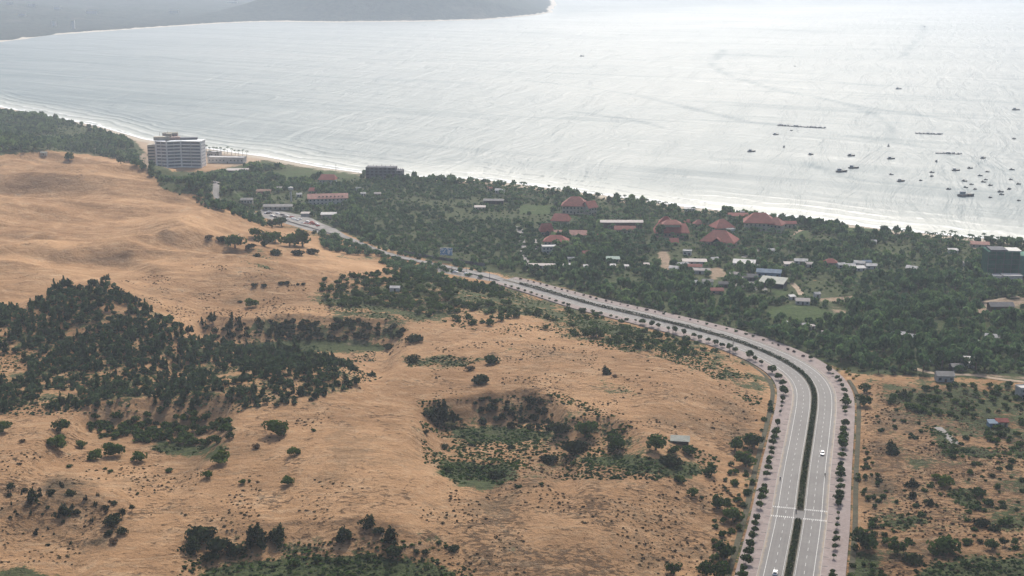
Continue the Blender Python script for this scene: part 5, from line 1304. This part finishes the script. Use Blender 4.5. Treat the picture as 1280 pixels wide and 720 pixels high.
for n_, i in enumerate(ind):
    z1 = qc[i] < 425; z2 = pc[i] > 250
    lab = 'dark feathery casuarina on the crest of the grove ridge' if z1 else ('dark feathery casuarina on the scrub knoll east of the grove' if z2 else 'dark feathery casuarina on the lower slope of the grove')
    o = link('casuarina_tree', CM[n_ % 5], None, (Xc[i], Yc[i], Zc[i]), r_.uniform(0, 6.28)); o.scale = (wc[i], wc[i], zc[i]); tag(o, lab, 'tree', 'casuarinas of the ridge crest' if z1 else ('casuarinas of the knoll' if z2 else 'casuarinas of the lower grove'))
    t = link('trunk', TRK, o); t.scale = (.7, .7, .8)
tag(link('casuarina_thicket', merged('casuarina_thicket', np.column_stack([Xc, Yc, Zc])[rest], wc[rest], zc[rest], [crown(80, 320 + k, ('spiky', 'bush', 'round')[k % 3], .20) for k in range(6)], M_CASU, 13, .3)), 'thicket of dark casuarinas covering the dune ridge', 'thicket', kind='stuff')

# ------------------------------------------------------------------ scattered scrub: the bushy strip between dunes and boulevard, hollows, roadside, dry lot
def scatter(poly, spacing, seed, wr, name, mat, kinds, label, cat, group, keep=.6, road=22.0, hz=(.8, 1.1), n_leaf=150, leaf=.15, limit=280):
    X, Y, Z, px, py, dep = jitter_grid(poly, spacing, seed); r = np.random.default_rng(seed + 1)
    m = clear(X, Y, px, py, road, False) & (fbm(X / 30, Y / 30, seed + 5, 3) > keep - .13 + .0 * X) & (r.random(len(X)) < .85)
    o_ = np.nonzero(m)[0]; o_ = o_[np.argsort(dep[o_] + 1e5 * ((px[o_] < 0) | (px[o_] > 1280)))]; X, Y, Z = X[o_], Y[o_], Z[o_]; r = np.random.default_rng(seed + 2)
    M_ = [crown_mesh(name, n_leaf, seed * 10 + k, kinds[k % len(kinds)], mat, leaf) for k in range(4)]
    for k in range(min(len(X), limit)):
        w = r.uniform(*wr); o = link(name, M_[k % 4], None, (X[k], Y[k], Z[k] - .1), r.uniform(0, 6.28)); o.scale = (w, w, w * r.uniform(*hz)); tag(o, label, cat, group)
    if len(X) > limit:
        q = r.uniform(*wr, len(X) - limit); tag(link(name + '_thicket', merged(name + '_thicket', np.column_stack([X, Y, Z])[limit:], q, q * .9, [crown(60, seed * 10 + k, 'bush', .24) for k in range(4)], M_BUSH, seed)), 'farther ' + label.split()[-6] + ' growth massed ' + ' '.join(label.split()[-4:]), 'thicket', kind='stuff')
scatter([(395,352),(430,345),(480,340),(520,336),(560,348),(620,356),(640,368),(600,388),(540,396),(470,382),(410,384)], 4.6, 41, (2.0, 3.9), 'wild_bush', G_BUSH, ['bush','round'], 'mid-green wild bush in the strip between dunes and plaza', 'bush', 'bushes between dunes and plaza', .46, limit=170)
scatter([(540,392),(600,384),(660,376),(720,386),(800,404),(860,424),(900,440),(860,446),(800,440),(740,424),(660,408),(560,408)], 6.0, 43, (1.6, 3.8), 'wild_bush', G_BUSH, ['bush','round','flat'], 'green bush on the grassy slope below the boulevard', 'bush', 'bushes below the boulevard', .50, limit=120)
scatter([(592,500),(650,498),(692,506),(700,522),(684,545),(650,538),(590,530)], 4.2, 45, (1.7, 3.5), 'hollow_shrub', G_DARK, ['bush','round'], 'dark shrub on the shaded wall of the central hollow', 'shrub', 'shrubs in the central hollow', .44)
scatter([(322,402),(400,400),(455,402),(508,410),(506,424),(440,424),(330,428)], 3.2, 47, (1.9, 3.5), 'hollow_shrub', G_DARK, ['bush','flat'], 'dark shrub on the wall above the grassy valley', 'shrub', 'shrubs above the grassy valley', .28)
scatter([(250,398),(300,398),(318,410),(310,428),(250,416)], 3.6, 48, (2.0, 3.6), 'hollow_shrub', G_DARK, ['round','spiky'], 'dark shrub at the mouth of the grassy valley beside the grove', 'shrub', 'shrubs at the valley mouth', .42)
scatter([(1085,495),(1180,482),(1290,482),(1290,560),(1200,548),(1160,520),(1120,514)], 5.2, 49, (1.4, 3.2), 'lot_bush', G_BUSH, ['bush','round'], 'green bush in the overgrown lot east of the boulevard', 'bush', 'bushes of the overgrown lot', .48, 20, limit=140)
scatter([(1230,600),(1290,600),(1290,690),(1240,690),(1205,650)], 5.5, 51, (.9, 2.0), 'lot_bush', G_BUSH, ['bush','flat'], 'low bush in the dry lot by the picture edge', 'bush', 'low bushes of the dry lot', .55, 20)
scatter([(1066,560),(1092,560),(1100,640),(1112,690),(1112,740),(1060,740),(1066,640)], 4.2, 53, (1.2, 2.3), 'roadside_bush', G_BUSH, ['round','bush'], 'dark roadside bush crowding the outer pavement', 'bush', 'bushes along the outer pavement', .46, 23.5, limit=140)
scatter([(900,600),(925,560),(948,540),(965,500),(955,480),(968,520),(944,600),(924,690),(912,740),(880,740)], 4.6, 55, (1.2, 2.6), 'roadside_bush', G_BUSH, ['round','bush'], 'green bush along the ditch of the inner pavement', 'bush', 'bushes along the inner ditch', .40, 22.5, limit=150)
scatter([(0,610),(70,596),(120,612),(160,640),(140,680),(60,684),(0,660)], 4.4, 57, (.6, 1.5), 'dry_shrub', G_DARK, ['bush','spiky'], 'small dark shrub scattered on the burnt-looking slope', 'shrub', 'shrubs on the burnt-looking slope', .50)
scatter([(205,515),(290,522),(290,550),(240,560),(110,545),(104,522),(150,518)], 3.6, 59, (2.0, 3.6), 'hollow_tree', G_BUSH, ['round','bush'], 'dense green tree crowding the hollow under the grove', 'tree', 'trees in the hollow under the grove', .34)
scatter([(200,540),(232,552),(262,556),(292,552),(282,566),(230,566),(196,556)], 4.8, 60, (.9, 1.7), 'hollow_bush', G_FRESH, ['round','bush'], 'bright green bush on the floor of the hollow under the grove', 'bush', 'bright bushes of the hollow', .48)
scatter([(206,232),(236,240),(262,258),(300,272),(330,284),(330,274),(300,262),(250,242),(230,232)], 4.6, 61, (2.6, 4.4), 'dune_edge_tree', G_WOOD, ['round','tall'], 'dark tree at the foot of the dunes in front of hotel', 'tree', 'trees at the foot of the dunes', .30, 16)
scatter([(400,296),(430,300),(468,312),(476,322),(440,320),(404,312)], 4.0, 63, (2.4, 4.2), 'dune_edge_tree', G_WOOD, ['round','tall'], 'dark tree beside the road where it leaves the dunes', 'tree', 'trees where the road leaves the dunes', .32, 15)
scatter([(392,284),(470,303),(540,321),(622,342),(620,352),(540,338),(460,318),(390,296)], 5.5, 69, (2.0, 3.8), 'dune_edge_tree', G_WOOD, ['round','bush','tall'], 'leafy tree close beside the pale street past the plaza', 'tree', 'trees close to the pale street', .40, 9, limit=80)
scatter([(476,318),(525,332),(560,346),(560,352),(500,340),(474,330)], 4.2, 65, (2.0, 3.8), 'dune_edge_tree', G_WOOD, ['round','bush'], 'bushy tree on the dune side of the plaza road', 'tree', 'trees along the plaza road', .38, 16)
scatter([(1020,452),(1075,462),(1078,476),(1060,474)], 4.0, 67, (.8, 1.5), 'flowering_shrub', leaf_mat('yellow_green_leaves', (.09,.10,.02), (.24,.23,.05), .3), ['bush'], 'yellow-green shrub at the outside of the road bend', 'shrub', 'yellow-green shrubs at the bend', .35, 21.8)

scatter([(1090,520),(1160,530),(1290,565),(1290,740),(1110,740),(1098,640)], 6.5, 71, (.9, 2.3), 'lot_bush', G_BUSH, ['bush','flat','round'], 'low green bush scattered over the open dry lot', 'bush', 'bushes scattered over the dry lot', .63, 24, limit=90)
# ------------------------------------------------------------------ single bushes, each where the photograph has it: px, py of the foot, width px, look, label
KIND = {'fresh': (G_FRESH, 'round'), 'green': (G_BUSH, 'bush'), 'dome': (G_BUSH, 'bush'), 'dark': (G_DARK, 'bush'), 'spiky': (G_DARK, 'spiky'), 'tree': (G_BUSH, 'round'), 'dry': (G_DRY, 'bush'), 'flat': (G_DARK, 'flat'), 'tall': (G_DARK, 'tall')}
SINGLE = [
 (614,455,22,'dome','lone rounded green bush on the open pale sand'),(588,463,14,'dry','flat twiggy bush between the two domes of open sand'),(602,479,25,'dark','dark low dome on open sand below the rounded green bush'),(552,525,36,'spiky','ragged dark bush at the west end of the central hollow'),(535,520,16,'dark','dark outlier just west of the ragged hollow bush'),
 (700,541,28,'dark','dark thick bush at the mouth of the central hollow'),(732,546,28,'tree','tree leaning into the second hollow'),(766,556,24,'tree','tree at the east end of the second hollow'),(745,422,20,'tree','bushy tree on the slope near the upper boulevard'),(757,467,15,'spiky','spiky dark bush amid flat scrub streaks'),(769,471,8,'dry','small brown ball of a bush beside the spiky dark one'),
 (718,566,34,'dark','wide dark bush at the lip of the sand bowl'),(716,581,12,'green','low green bush below the wide dark one'),(772,562,26,'tree','leafy tree under the second hollow'),(820,562,28,'tree','bright leafy tree just west of the lonely shed'),(842,566,18,'green','small bush against the lonely shed'),(858,566,22,'green','bush in front of the lonely shed'),(838,580,30,'flat','flat dark thicket south of the lonely shed'),
 (686,578,22,'dark','dark bush on the pale tongue of sand'),(559,588,18,'green','bush crowning the grassy bowl'),(622,598,28,'flat','flat dark bush at the east corner of the grassy bowl'),(567,688,15,'dark','dark bush near the bottom edge on orange sand'),(842,718,20,'tree','tree cut by the bottom edge'),(677,606,8,'green','tiny green tuft on the crusted sand'),(591,557,12,'green','green tuft above the grassy bowl'),(556,560,12,'dark','dark tuft above the grassy bowl'),(638,560,9,'dark','tiny dark tuft on pale sand behind the bowl'),(850,602,18,'green','green bush at the foot of the crusted slope'),
 (345,543,30,'fresh','large bright rounded bush on the bare ridge shoulder'),(277,579,24,'fresh','bright bush at the east end of the hollow floor'),(174,577,21,'fresh','tall bright bush on the rim of the hollow'),(119,574,20,'fresh','bright low bush above the bare slope'),(141,570,28,'fresh','wide bright bush in a row of three'),(72,560,26,'fresh','sprawling bright bush on the pale western slope'),(101,559,14,'fresh','bright small bush beside the sprawling one'),(87,584,9,'green','tiny solitary bush on the pale western slope'),(28,553,10,'dry','thin brownish sapling near the western edge'),
 (131,587,6,'green','smaller of two tiny tufts below the row of three'),(138,590,8,'green','larger of two tiny tufts below the row of three'),(211,590,13,'green','dark green tuft mid-slope under the hollow'),(260,597,15,'fresh','fresh bush casting a shadow below the hollow'),(303,605,10,'fresh','small fresh bush on the sand spur'),(359,606,18,'fresh','green bush with a dark shadow on the sand spur'),(367,569,17,'fresh','pale green bush on the ridge shoulder east of the big one'),(321,560,12,'dry','straw-coloured bush on the ridge shoulder'),(312,602,6,'green','tiny tuft next to a small fresh bush'),(322,603,5,'dry','thin sapling between two bushes of the sand spur'),
 (13,616,13,'tall','dark cone-shaped tree near the western edge'),(31,614,9,'dark','dark tuft beside the cone-shaped tree'),(41,625,20,'spiky','dark ragged bush below the cone-shaped tree'),(64,617,13,'dark','small dark bush third along the western slope'),(88,618,15,'flat','low dark patch of a bush on the western slope'),(79,643,20,'spiky','tall dark bush in the burnt-looking patch'),(95,642,12,'dark','dark companion of the tall bush in the burnt-looking patch'),
 (133,639,9,'tall','upright dark shrub heading the small thicket'),(153,647,12,'tall','tallest dark shrub of the small thicket'),(165,639,9,'tall','thin dark shrub east of the small thicket'),(172,618,6,'green','tiny tuft above the small thicket'),(143,630,9,'dark','dark shrub at the top of the small thicket'),(140,654,24,'dark','wide dark base of the small thicket'),(136,668,12,'dark','dark dome below the small thicket'),(153,667,17,'dark','larger dark dome below the small thicket'),(143,679,14,'dry','brownish bush under the two dark domes'),
 (252,674,36,'dark','biggest dark bush heading the lower cluster'),(274,688,36,'dark','broad dark bush in the middle of the lower cluster'),(240,688,26,'spiky','ragged dark bush at the west of the lower cluster'),(295,692,26,'dark','dark bush at the east of the lower cluster'),(262,700,24,'dark','lowest dark bush of the lower cluster'),(320,680,36,'spiky','ragged dark bush of the eastern pair'),(348,674,28,'spiky','taller ragged dark bush of the eastern pair'),(367,705,16,'green','green bush at the edge of the bottom valley'),
 (76,539,22,'tree','leafy tree on the shelf above the western slope'),(4,540,20,'tree','leafy tree cut by the western edge'),(430,673,24,'spiky','dark ragged bush alone on orange sand'),(461,657,22,'spiky','upper dark bush of the slanting row'),(472,666,16,'dark','middle dark bush of the slanting row'),(489,676,26,'spiky','lower dark bush of the slanting row'),(492,692,26,'flat','flat dark bush under the slanting row'),(461,697,11,'green','small bush at the valley head'),(532,692,11,'dark','dark knob of a bush at the valley rim'),(520,690,10,'flat','flat twin of the dark knob at the valley rim'),
 (396,701,14,'green','first green bush along the bottom valley rim'),(409,701,9,'green','second and smaller bush along the bottom valley rim'),(424,703,13,'green','third bush along the bottom valley rim'),(392,539,8,'green','tiny bright tuft on the wide bare slope'),(515,453,20,'dark','dark bush at the west end of the grass tongue'),(486,436,15,'dark','dark round shrub at the end of the grassy valley'),(517,427,24,'flat','low dark mound of scrub past the grassy valley'),(532,542,10,'dark','dark tuft below the ragged hollow bush'),
 (314,384,18,'fresh','bright bush in the reddish dip of the dunes'),(300,378,6,'dark','dark sapling beside the bright bush in the reddish dip'),(318,358,9,'dark','dark tuft on the dune flat'),(330,358,8,'dark','second dark tuft on the dune flat'),(352,355,8,'dark','leftmost of four tufts in line on the dune flat'),(359,355,8,'dark','second of four tufts in line on the dune flat'),(372,356,5,'dark','third and smallest of four tufts in line on the dune flat'),(379,356,6,'dark','last of four tufts in line on the dune flat'),
 (262,299,13,'dry','bare brownish tree alone on the open dune'),(278,302,16,'dark','dark bush beside the bare brownish tree'),(294,310,24,'tree','dark tree with a rounded head on the dune edge'),(312,311,14,'dark','small dark bush in the middle of the dune edge group'),(331,308,26,'tree','broad dark tree in the middle of the dune edge group'),(344,303,18,'tree','tall dark tree behind the broad one on the dune edge'),(322,321,11,'flat','flat dark bush low in the dune edge group'),(344,318,18,'flat','flat wide bush below the broad dune edge tree'),(362,308,22,'tree','dark tree in the eastern part of the dune edge group'),(378,308,28,'tree','biggest dark tree of the dune edge group'),(372,319,16,'dark','dark bush at the foot of the biggest dune edge tree'),(391,317,15,'dark','dark bush at the eastern tip of the dune edge group'),(340,285,15,'tree','tree on the sand spit under the parking area'),(352,283,17,'tree','tree next along the sand spit under the parking area'),(320,296,16,'tree','tree at the neck of the sand spit'),
 (86,201,14,'tree','single round tree where the far dunes meet the grove'),(151,205,12,'tree','round tree near the drive of the hotel'),
 (1114,565,22,'spiky','spiky dark bush with a shadow on the dry lot'),(1080,507,20,'tree','dense tree against the outer pavement above the lot'),(1080,490,16,'tree','dense tree higher along the outer pavement'),(1130,496,14,'spiky','ragged bush at the top of the dry lot'),(1154,498,15,'dark','dark bush second along the top of the dry lot'),(1136,510,16,'green','green bush in the middle of the dry lot top'),(1147,514,20,'green','wide green bush below the top of the dry lot'),(1172,502,15,'green','round green bush east along the dry lot top'),
 (1098,602,11,'dark','small dark bush beside the wheel tracks'),(1097,595,9,'green','small green bush above its dark twin by the wheel tracks'),(1181,607,21,'fresh','green mound of a bush in the dry lot'),(1169,599,12,'fresh','bright bush adjoining the green mound'),(1140,608,16,'spiky','upper dead-looking bush of three in the dry lot'),(1140,622,14,'spiky','middle dead-looking bush of three in the dry lot'),(1162,631,13,'spiky','lower dead-looking bush of three in the dry lot'),(1222,620,24,'green','slanting green thicket in the dry lot'),(1220,637,13,'green','green tuft under the slanting thicket'),(1235,631,18,'green','bush at the east foot of the slanting thicket'),
 (1252,630,12,'green','round bush by the grassy track'),(1240,596,10,'dark','lonely dark tuft high in the dry lot'),(1227,657,22,'dark','dark bush mid-right of the sandy mound'),(1257,656,22,'green','green bush east of the sandy mound'),(1245,662,18,'flat','flat bush between two bushes east of the sandy mound'),(1090,659,15,'green','bush by the outer pavement near the wheel tracks'),(1082,686,34,'tree','broad tree crowding the outer pavement low down'),(1122,693,24,'tree','upright tree in the lower dry lot'),(1181,690,38,'dome','widest dark-green bush in the lower dry lot'),(1209,679,16,'green','bush joined to the widest one in the lower dry lot'),(1225,678,10,'dark','small dark bush past the widest one'),(1240,687,18,'tree','little tree in the row at the lower lot'),(1256,682,11,'tall','upright tree in the row at the lower lot'),(1267,681,10,'tree','last little tree in the row at the lower lot'),(1175,708,13,'green','small bush below the widest one'),(1142,702,28,'flat','flat thicket at the lower lot'),
 (919,563,22,'tree','tree beside the inner ditch level with the shed'),(942,560,26,'tree','denser tree beside the inner ditch level with the shed'),(932,583,26,'tree','tree crossing the inner ditch'),(889,594,19,'tree','round tree west of the inner ditch'),(865,620,15,'tree','tree on the sand at the edge of the crusted slope'),(877,623,8,'green','bushlet beside the tree at the crusted slope'),(897,636,22,'tree','tree near the crossing on the inner side'),(910,632,12,'green','bush between two trees near the crossing'),(916,651,24,'tree','tree close to the crossing on the inner side'),(905,699,28,'tree','large tree low down on the inner side'),(883,719,26,'tree','large tree at the bottom edge by the inner side'),(903,722,26,'tree','tree at the bottom edge closest to the inner pavement'),
]
PROT = {}
for n_, (a, b_, wpx, kd, lab) in enumerate(SINGLE):
    x, y, z = at(a, b_); w = wpx / 2 / (F / (y * cT - (z - HC) * sT)); mat, kk = KIND[kd]
    key = (kd, n_ % 3)
    if key not in PROT: PROT[key] = crown_mesh('bush', 420 if wpx > 16 else 260, 700 + n_, kk, mat, .105)
    tr_ = kd in ('tree', 'tall'); o = link('tree' if tr_ else 'bush', PROT[key], None, (x, y, z + (.12 * w if tr_ else -.08)), random.uniform(0, 6.28))
    w *= 1.18; o.scale = (w, w, w * {'tree': .95, 'spiky': .62, 'dome': .95, 'fresh': .85, 'tall': .9}.get(kd, .8)); tag(o, lab, 'tree' if tr_ else 'bush')
    if tr_:
        t = link('trunk', TRK, o); t.location = (0, 0, -.15)

# ------------------------------------------------------------------ boulevard planting
def hedge(i0, i1, lab, seed):
    r = np.random.default_rng(seed); n = int((i1 - i0) * 1.5 * 13); t = r.uniform(i0, i1 - 1.01, n); k = t.astype(int); fr = (t - k)[:, None]
    C = RC[k] * (1 - fr) + RC[k + 1] * fr; lump = .6 + 1.0 * fbm(t / 1.6, t * 0, seed, 2)
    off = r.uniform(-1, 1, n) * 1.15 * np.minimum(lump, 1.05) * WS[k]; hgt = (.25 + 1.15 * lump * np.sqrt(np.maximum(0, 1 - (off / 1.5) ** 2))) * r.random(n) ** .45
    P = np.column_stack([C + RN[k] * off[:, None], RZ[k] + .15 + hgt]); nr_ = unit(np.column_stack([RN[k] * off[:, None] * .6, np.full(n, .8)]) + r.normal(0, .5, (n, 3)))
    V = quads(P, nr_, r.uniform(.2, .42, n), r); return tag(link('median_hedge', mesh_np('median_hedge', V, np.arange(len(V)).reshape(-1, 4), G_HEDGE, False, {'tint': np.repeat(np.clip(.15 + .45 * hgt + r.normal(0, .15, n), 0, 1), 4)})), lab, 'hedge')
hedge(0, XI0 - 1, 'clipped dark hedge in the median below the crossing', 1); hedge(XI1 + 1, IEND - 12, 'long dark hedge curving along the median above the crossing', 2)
PV = [crown_mesh('pavement_tree', 170, 400 + k, ['round', 'bush', 'round', 'round'][k], G_BUSH, .17) for k in range(4)]; PVR = [crown_mesh('pavement_shrub', 90, 420 + k, 'bush', G_RED, .2) for k in range(3)]; PVD = [crown_mesh('pavement_shrub', 90, 430 + k, 'bush', G_BUSH, .2) for k in range(3)]
TP = trunk_mesh('trunk', 1.3, .07, M_BARK, .03, 3, 9); rp_ = random.Random(3)
seen = (rpx > -60) & (rpx < 1340) & (rpy < 760)
IBEND = int(np.argmin(np.abs(rpx - 930) + np.abs(rpy - 430) * 2))
for s_ in (-1, 1):
    for i in range(2, IEND - 2, 5):
        if not seen[i]: continue
        for off in ((E0 + PR * .48,) if s_ > 0 else (E0 + PL * .60,)):
            far = i > (IBEND - 25 if s_ > 0 else IBEND + 60); p = road_xy(i, s_ * (off + rp_.uniform(-.3, .3)))
            p = p + RT[i] * rp_.uniform(-1.4, 1.4)
            if rp_.random() < .08: continue
            if not far:
                w = rp_.choice((1.2, 1.7, 2.1, 2.5, 3.0)) * rp_.uniform(.85, 1.15) * (.5 + .5 * WS[i] ** 2); hh = rp_.uniform(.8, 1.05) * w
                o = link('pavement_tree', PV[rp_.randrange(4)], None, (p[0], p[1], RZ[i] + .13 + .9), rp_.uniform(0, 6.28)); o.scale = (w, w, hh)
                tag(o, 'small leafy street tree in the row on the ' + ('outer' if s_ > 0 else 'inner') + ' pavement', 'tree', 'street trees of the ' + ('outer' if s_ > 0 else 'inner') + ' pavement')
                t = link('trunk', TP, o); t.location = (0, 0, -.9 / hh); t.scale = (1 / w * 1.3, 1 / w * 1.3, 1.1 / hh)
            else:
                red = s_ > 0 and rp_.random() < .7; w = rp_.uniform(.7, 1.5) * (1.3 if s_ < 0 else 1)
                o = link('pavement_shrub', (PVR if red else PVD)[rp_.randrange(3)], None, (p[0], p[1], RZ[i] + .13), rp_.uniform(0, 6.28)); o.scale = (w, w, w * .9)
                tag(o, ('reddish' if red else 'green') + ' shrub dotted along the far ' + ('outer' if s_ > 0 else 'inner') + ' pavement', 'shrub', ('reddish' if red else 'green') + ' shrubs of the far ' + ('outer' if s_ > 0 else 'inner') + ' pavement')
# short flat dark bars laid across the pavement beside the kerb
gm_ = MB().box((0, 0, 0), (2.1, .42, .05)); G_ME = None; M_BAR = surf('bar_dark_grey', (.05,.05,.055), .7, .3, 2)
for s_ in (-1, 1):
    for i in range(1, IBEND, 6):
        if rpy[i] > 735 or rpy[i] < 470: continue
        p = road_xy(i, s_ * (E0 + 1.35)); a = math.atan2(RN[i, 1], RN[i, 0])
        if G_ME is None: G_ME = gm_.build('dark_bar', M_BAR); o = G_ME
        else: o = G_ME.copy(); COL.objects.link(o)
        o.location = (p[0], p[1], RZ[i] + .14); o.rotation_euler = (0, 0, a)
        tag(o, 'short dark bar across the kerb edge of the ' + ('outer' if s_ > 0 else 'inner') + ' pavement', 'grating', 'dark bars of the ' + ('outer' if s_ > 0 else 'inner') + ' pavement')
# dry tufts on the crusted sand: nobody could count them
def tufts(poly, spacing, seed, keep, name, mat, label, wr=(.25, .7)):
    X, Y, Z, px, py, dep = jitter_grid(poly, spacing, seed); m = clear(X, Y, px, py, 26, False) & (fbm(X / 16, Y / 16, seed, 4) > keep); X, Y, Z = X[m], Y[m], Z[m]
    r = np.random.default_rng(seed); w = r.uniform(*wr, len(X)) * r.uniform(.6, 1.6, len(X))
    if len(X): tag(link(name, merged(name, np.column_stack([X, Y, Z - .05]), w, w * .6, [crown(12, seed * 7 + k, 'bush', .5) for k in range(4)], mat, seed, .3)), label, 'tufts', kind='stuff')
tufts([(560,600),(660,556),(900,590),(930,640),(900,740),(540,740)], 2.2, 81, .53, 'dry_tufts', G_DRY, 'dry brown tufts over the crusted slope')
tufts([(-20,560),(300,590),(420,600),(560,640),(540,740),(-20,740)], 2.3, 82, .57, 'dry_tufts', G_DRY, 'dry brown tufts over the orange slope')
tufts([(1075,480),(1290,485),(1290,740),(1075,740)], 1.9, 83, .52, 'dry_tufts', G_DRY, 'dry tufts over the fenced dry lot')
tufts([(540,430),(780,420),(950,470),(945,556),(800,560),(700,500),(540,500)], 2.4, 84, .58, 'dry_tufts', G_DRY, 'dry tufts over the wide pale sand')
tufts([(250,330),(470,340),(540,400),(470,480),(360,560),(300,560),(480,470),(240,410),(150,352)], 2.6, 85, .57, 'dry_tufts', G_DRY, 'dry tufts over the dune flat beside the grove')
tufts([(-20,390),(470,440),(470,475),(300,515),(-20,520)], 1.8, 86, .43, 'low_scrub', M_CASU, 'low dark scrub between the casuarinas', (.3, .9))
tufts([(400,352),(560,346),(680,372),(900,440),(850,450),(560,408),(400,390)], 2.2, 87, .43, 'low_scrub', M_BUSH, 'low green scrub on the slope under the boulevard', (.3, .9))
CREEP = [(4,'green creepers covering the valley floor below the grove'),(5,'low creepers on the tongue of grass past the valley'),(6,'creepers on the floor of the central hollow'),(7,'creepers filling the grassy bowl'),(8,'creepers on the long green strip west of the shed'),(10,'dark creepers filling the bottom valley'),(12,'grass on the hollow floor under the grove'),

 (15,'low green growth inside the road bend'),(16,'creepers round the central hollows and the lonely shed'),(17,'creepers on the slope above the bottom valley'),(18,'grass strip in the overgrown lot'),(19,'small grass patch in the dry lot'),(20,'grass at the lower corner of the dry lot'),(22,'oval grass patch in the dry lot')]
for n_, (gi, lab) in enumerate(CREEP): tufts(GREEN[gi][0], 1.7, 200 + n_, .45, 'creepers', M_BUSH, lab, (.35, 1.0))
# ------------------------------------------------------------------ haze
mb = MB(); mb.box((0, 9500, 126.5), (46000, 36000, 271))
hm, nt = new_mat('sea_haze'); b = NB(nt); v = b.n('ShaderNodeVolumePrincipled')
v.inputs['Color'].default_value = (.72, .84, 1.0, 1); v.inputs['Density'].default_value = HAZE; v.inputs['Anisotropy'].default_value = .35
o_ = b.n('ShaderNodeOutputMaterial'); b.link(v.outputs[0], o_.inputs['Volume'])
tag(mb.build('haze', hm), kind='stuff')

# ------------------------------------------------------------------ sky, sun, camera
w = bpy.data.worlds.new('World'); scene.world = w; w.use_nodes = True; nt = w.node_tree; nt.nodes.clear()
sky = nt.nodes.new('ShaderNodeTexSky'); sky.sky_type = 'NISHITA'; sky.sun_disc = False
sky.sun_elevation = R(SUN_EL); sky.sun_rotation = R(SUN_AZ); sky.air_density = 1.0; sky.dust_density = 5.0; sky.altitude = 0
bg = nt.nodes.new('ShaderNodeBackground'); bg.inputs[1].default_value = SKY_STR; ow = nt.nodes.new('ShaderNodeOutputWorld')
nt.links.new(sky.outputs[0], bg.inputs[0]); nt.links.new(bg.outputs[0], ow.inputs[0])
L = bpy.data.lights.new('sun', 'SUN'); L.energy = SUN_STR; L.angle = R(SUN_ANG); L.color = (1, .945, .86)
so = bpy.data.objects.new('sun', L); COL.objects.link(so)
d = Vector((math.sin(R(SUN_AZ)) * math.cos(R(SUN_EL)), math.cos(R(SUN_AZ)) * math.cos(R(SUN_EL)), math.sin(R(SUN_EL))))
so.rotation_euler = d.to_track_quat('Z', 'Y').to_euler(); so.location = (0, 0, 400)
cam = bpy.data.cameras.new('camera'); cam.sensor_width = 36; cam.lens = 36 * F / 1280; cam.clip_start = 1; cam.clip_end = 60000
co = bpy.data.objects.new('camera', cam); COL.objects.link(co); co.location = (0, 0, HC); co.rotation_euler = (R(90) - TILT, 0, 0)
scene.camera = co
scene.render.resolution_x, scene.render.resolution_y = 1024, 576
vs_ = scene.view_settings; vs_.view_transform = 'Standard'; vs_.look = 'None'; vs_.exposure = EXPO; vs_.gamma = 1; vs_.use_curve_mapping = False
scene.render.engine = 'CYCLES'; cy = scene.cycles
cy.max_bounces = 6; cy.diffuse_bounces = 2; cy.glossy_bounces = 2; cy.transmission_bounces = 3; cy.transparent_max_bounces = 6; cy.volume_bounces = 1
cy.sample_clamp_indirect = 4; cy.use_denoising = True
try: cy.denoiser = 'OPENIMAGEDENOISE'
except Exception: pass
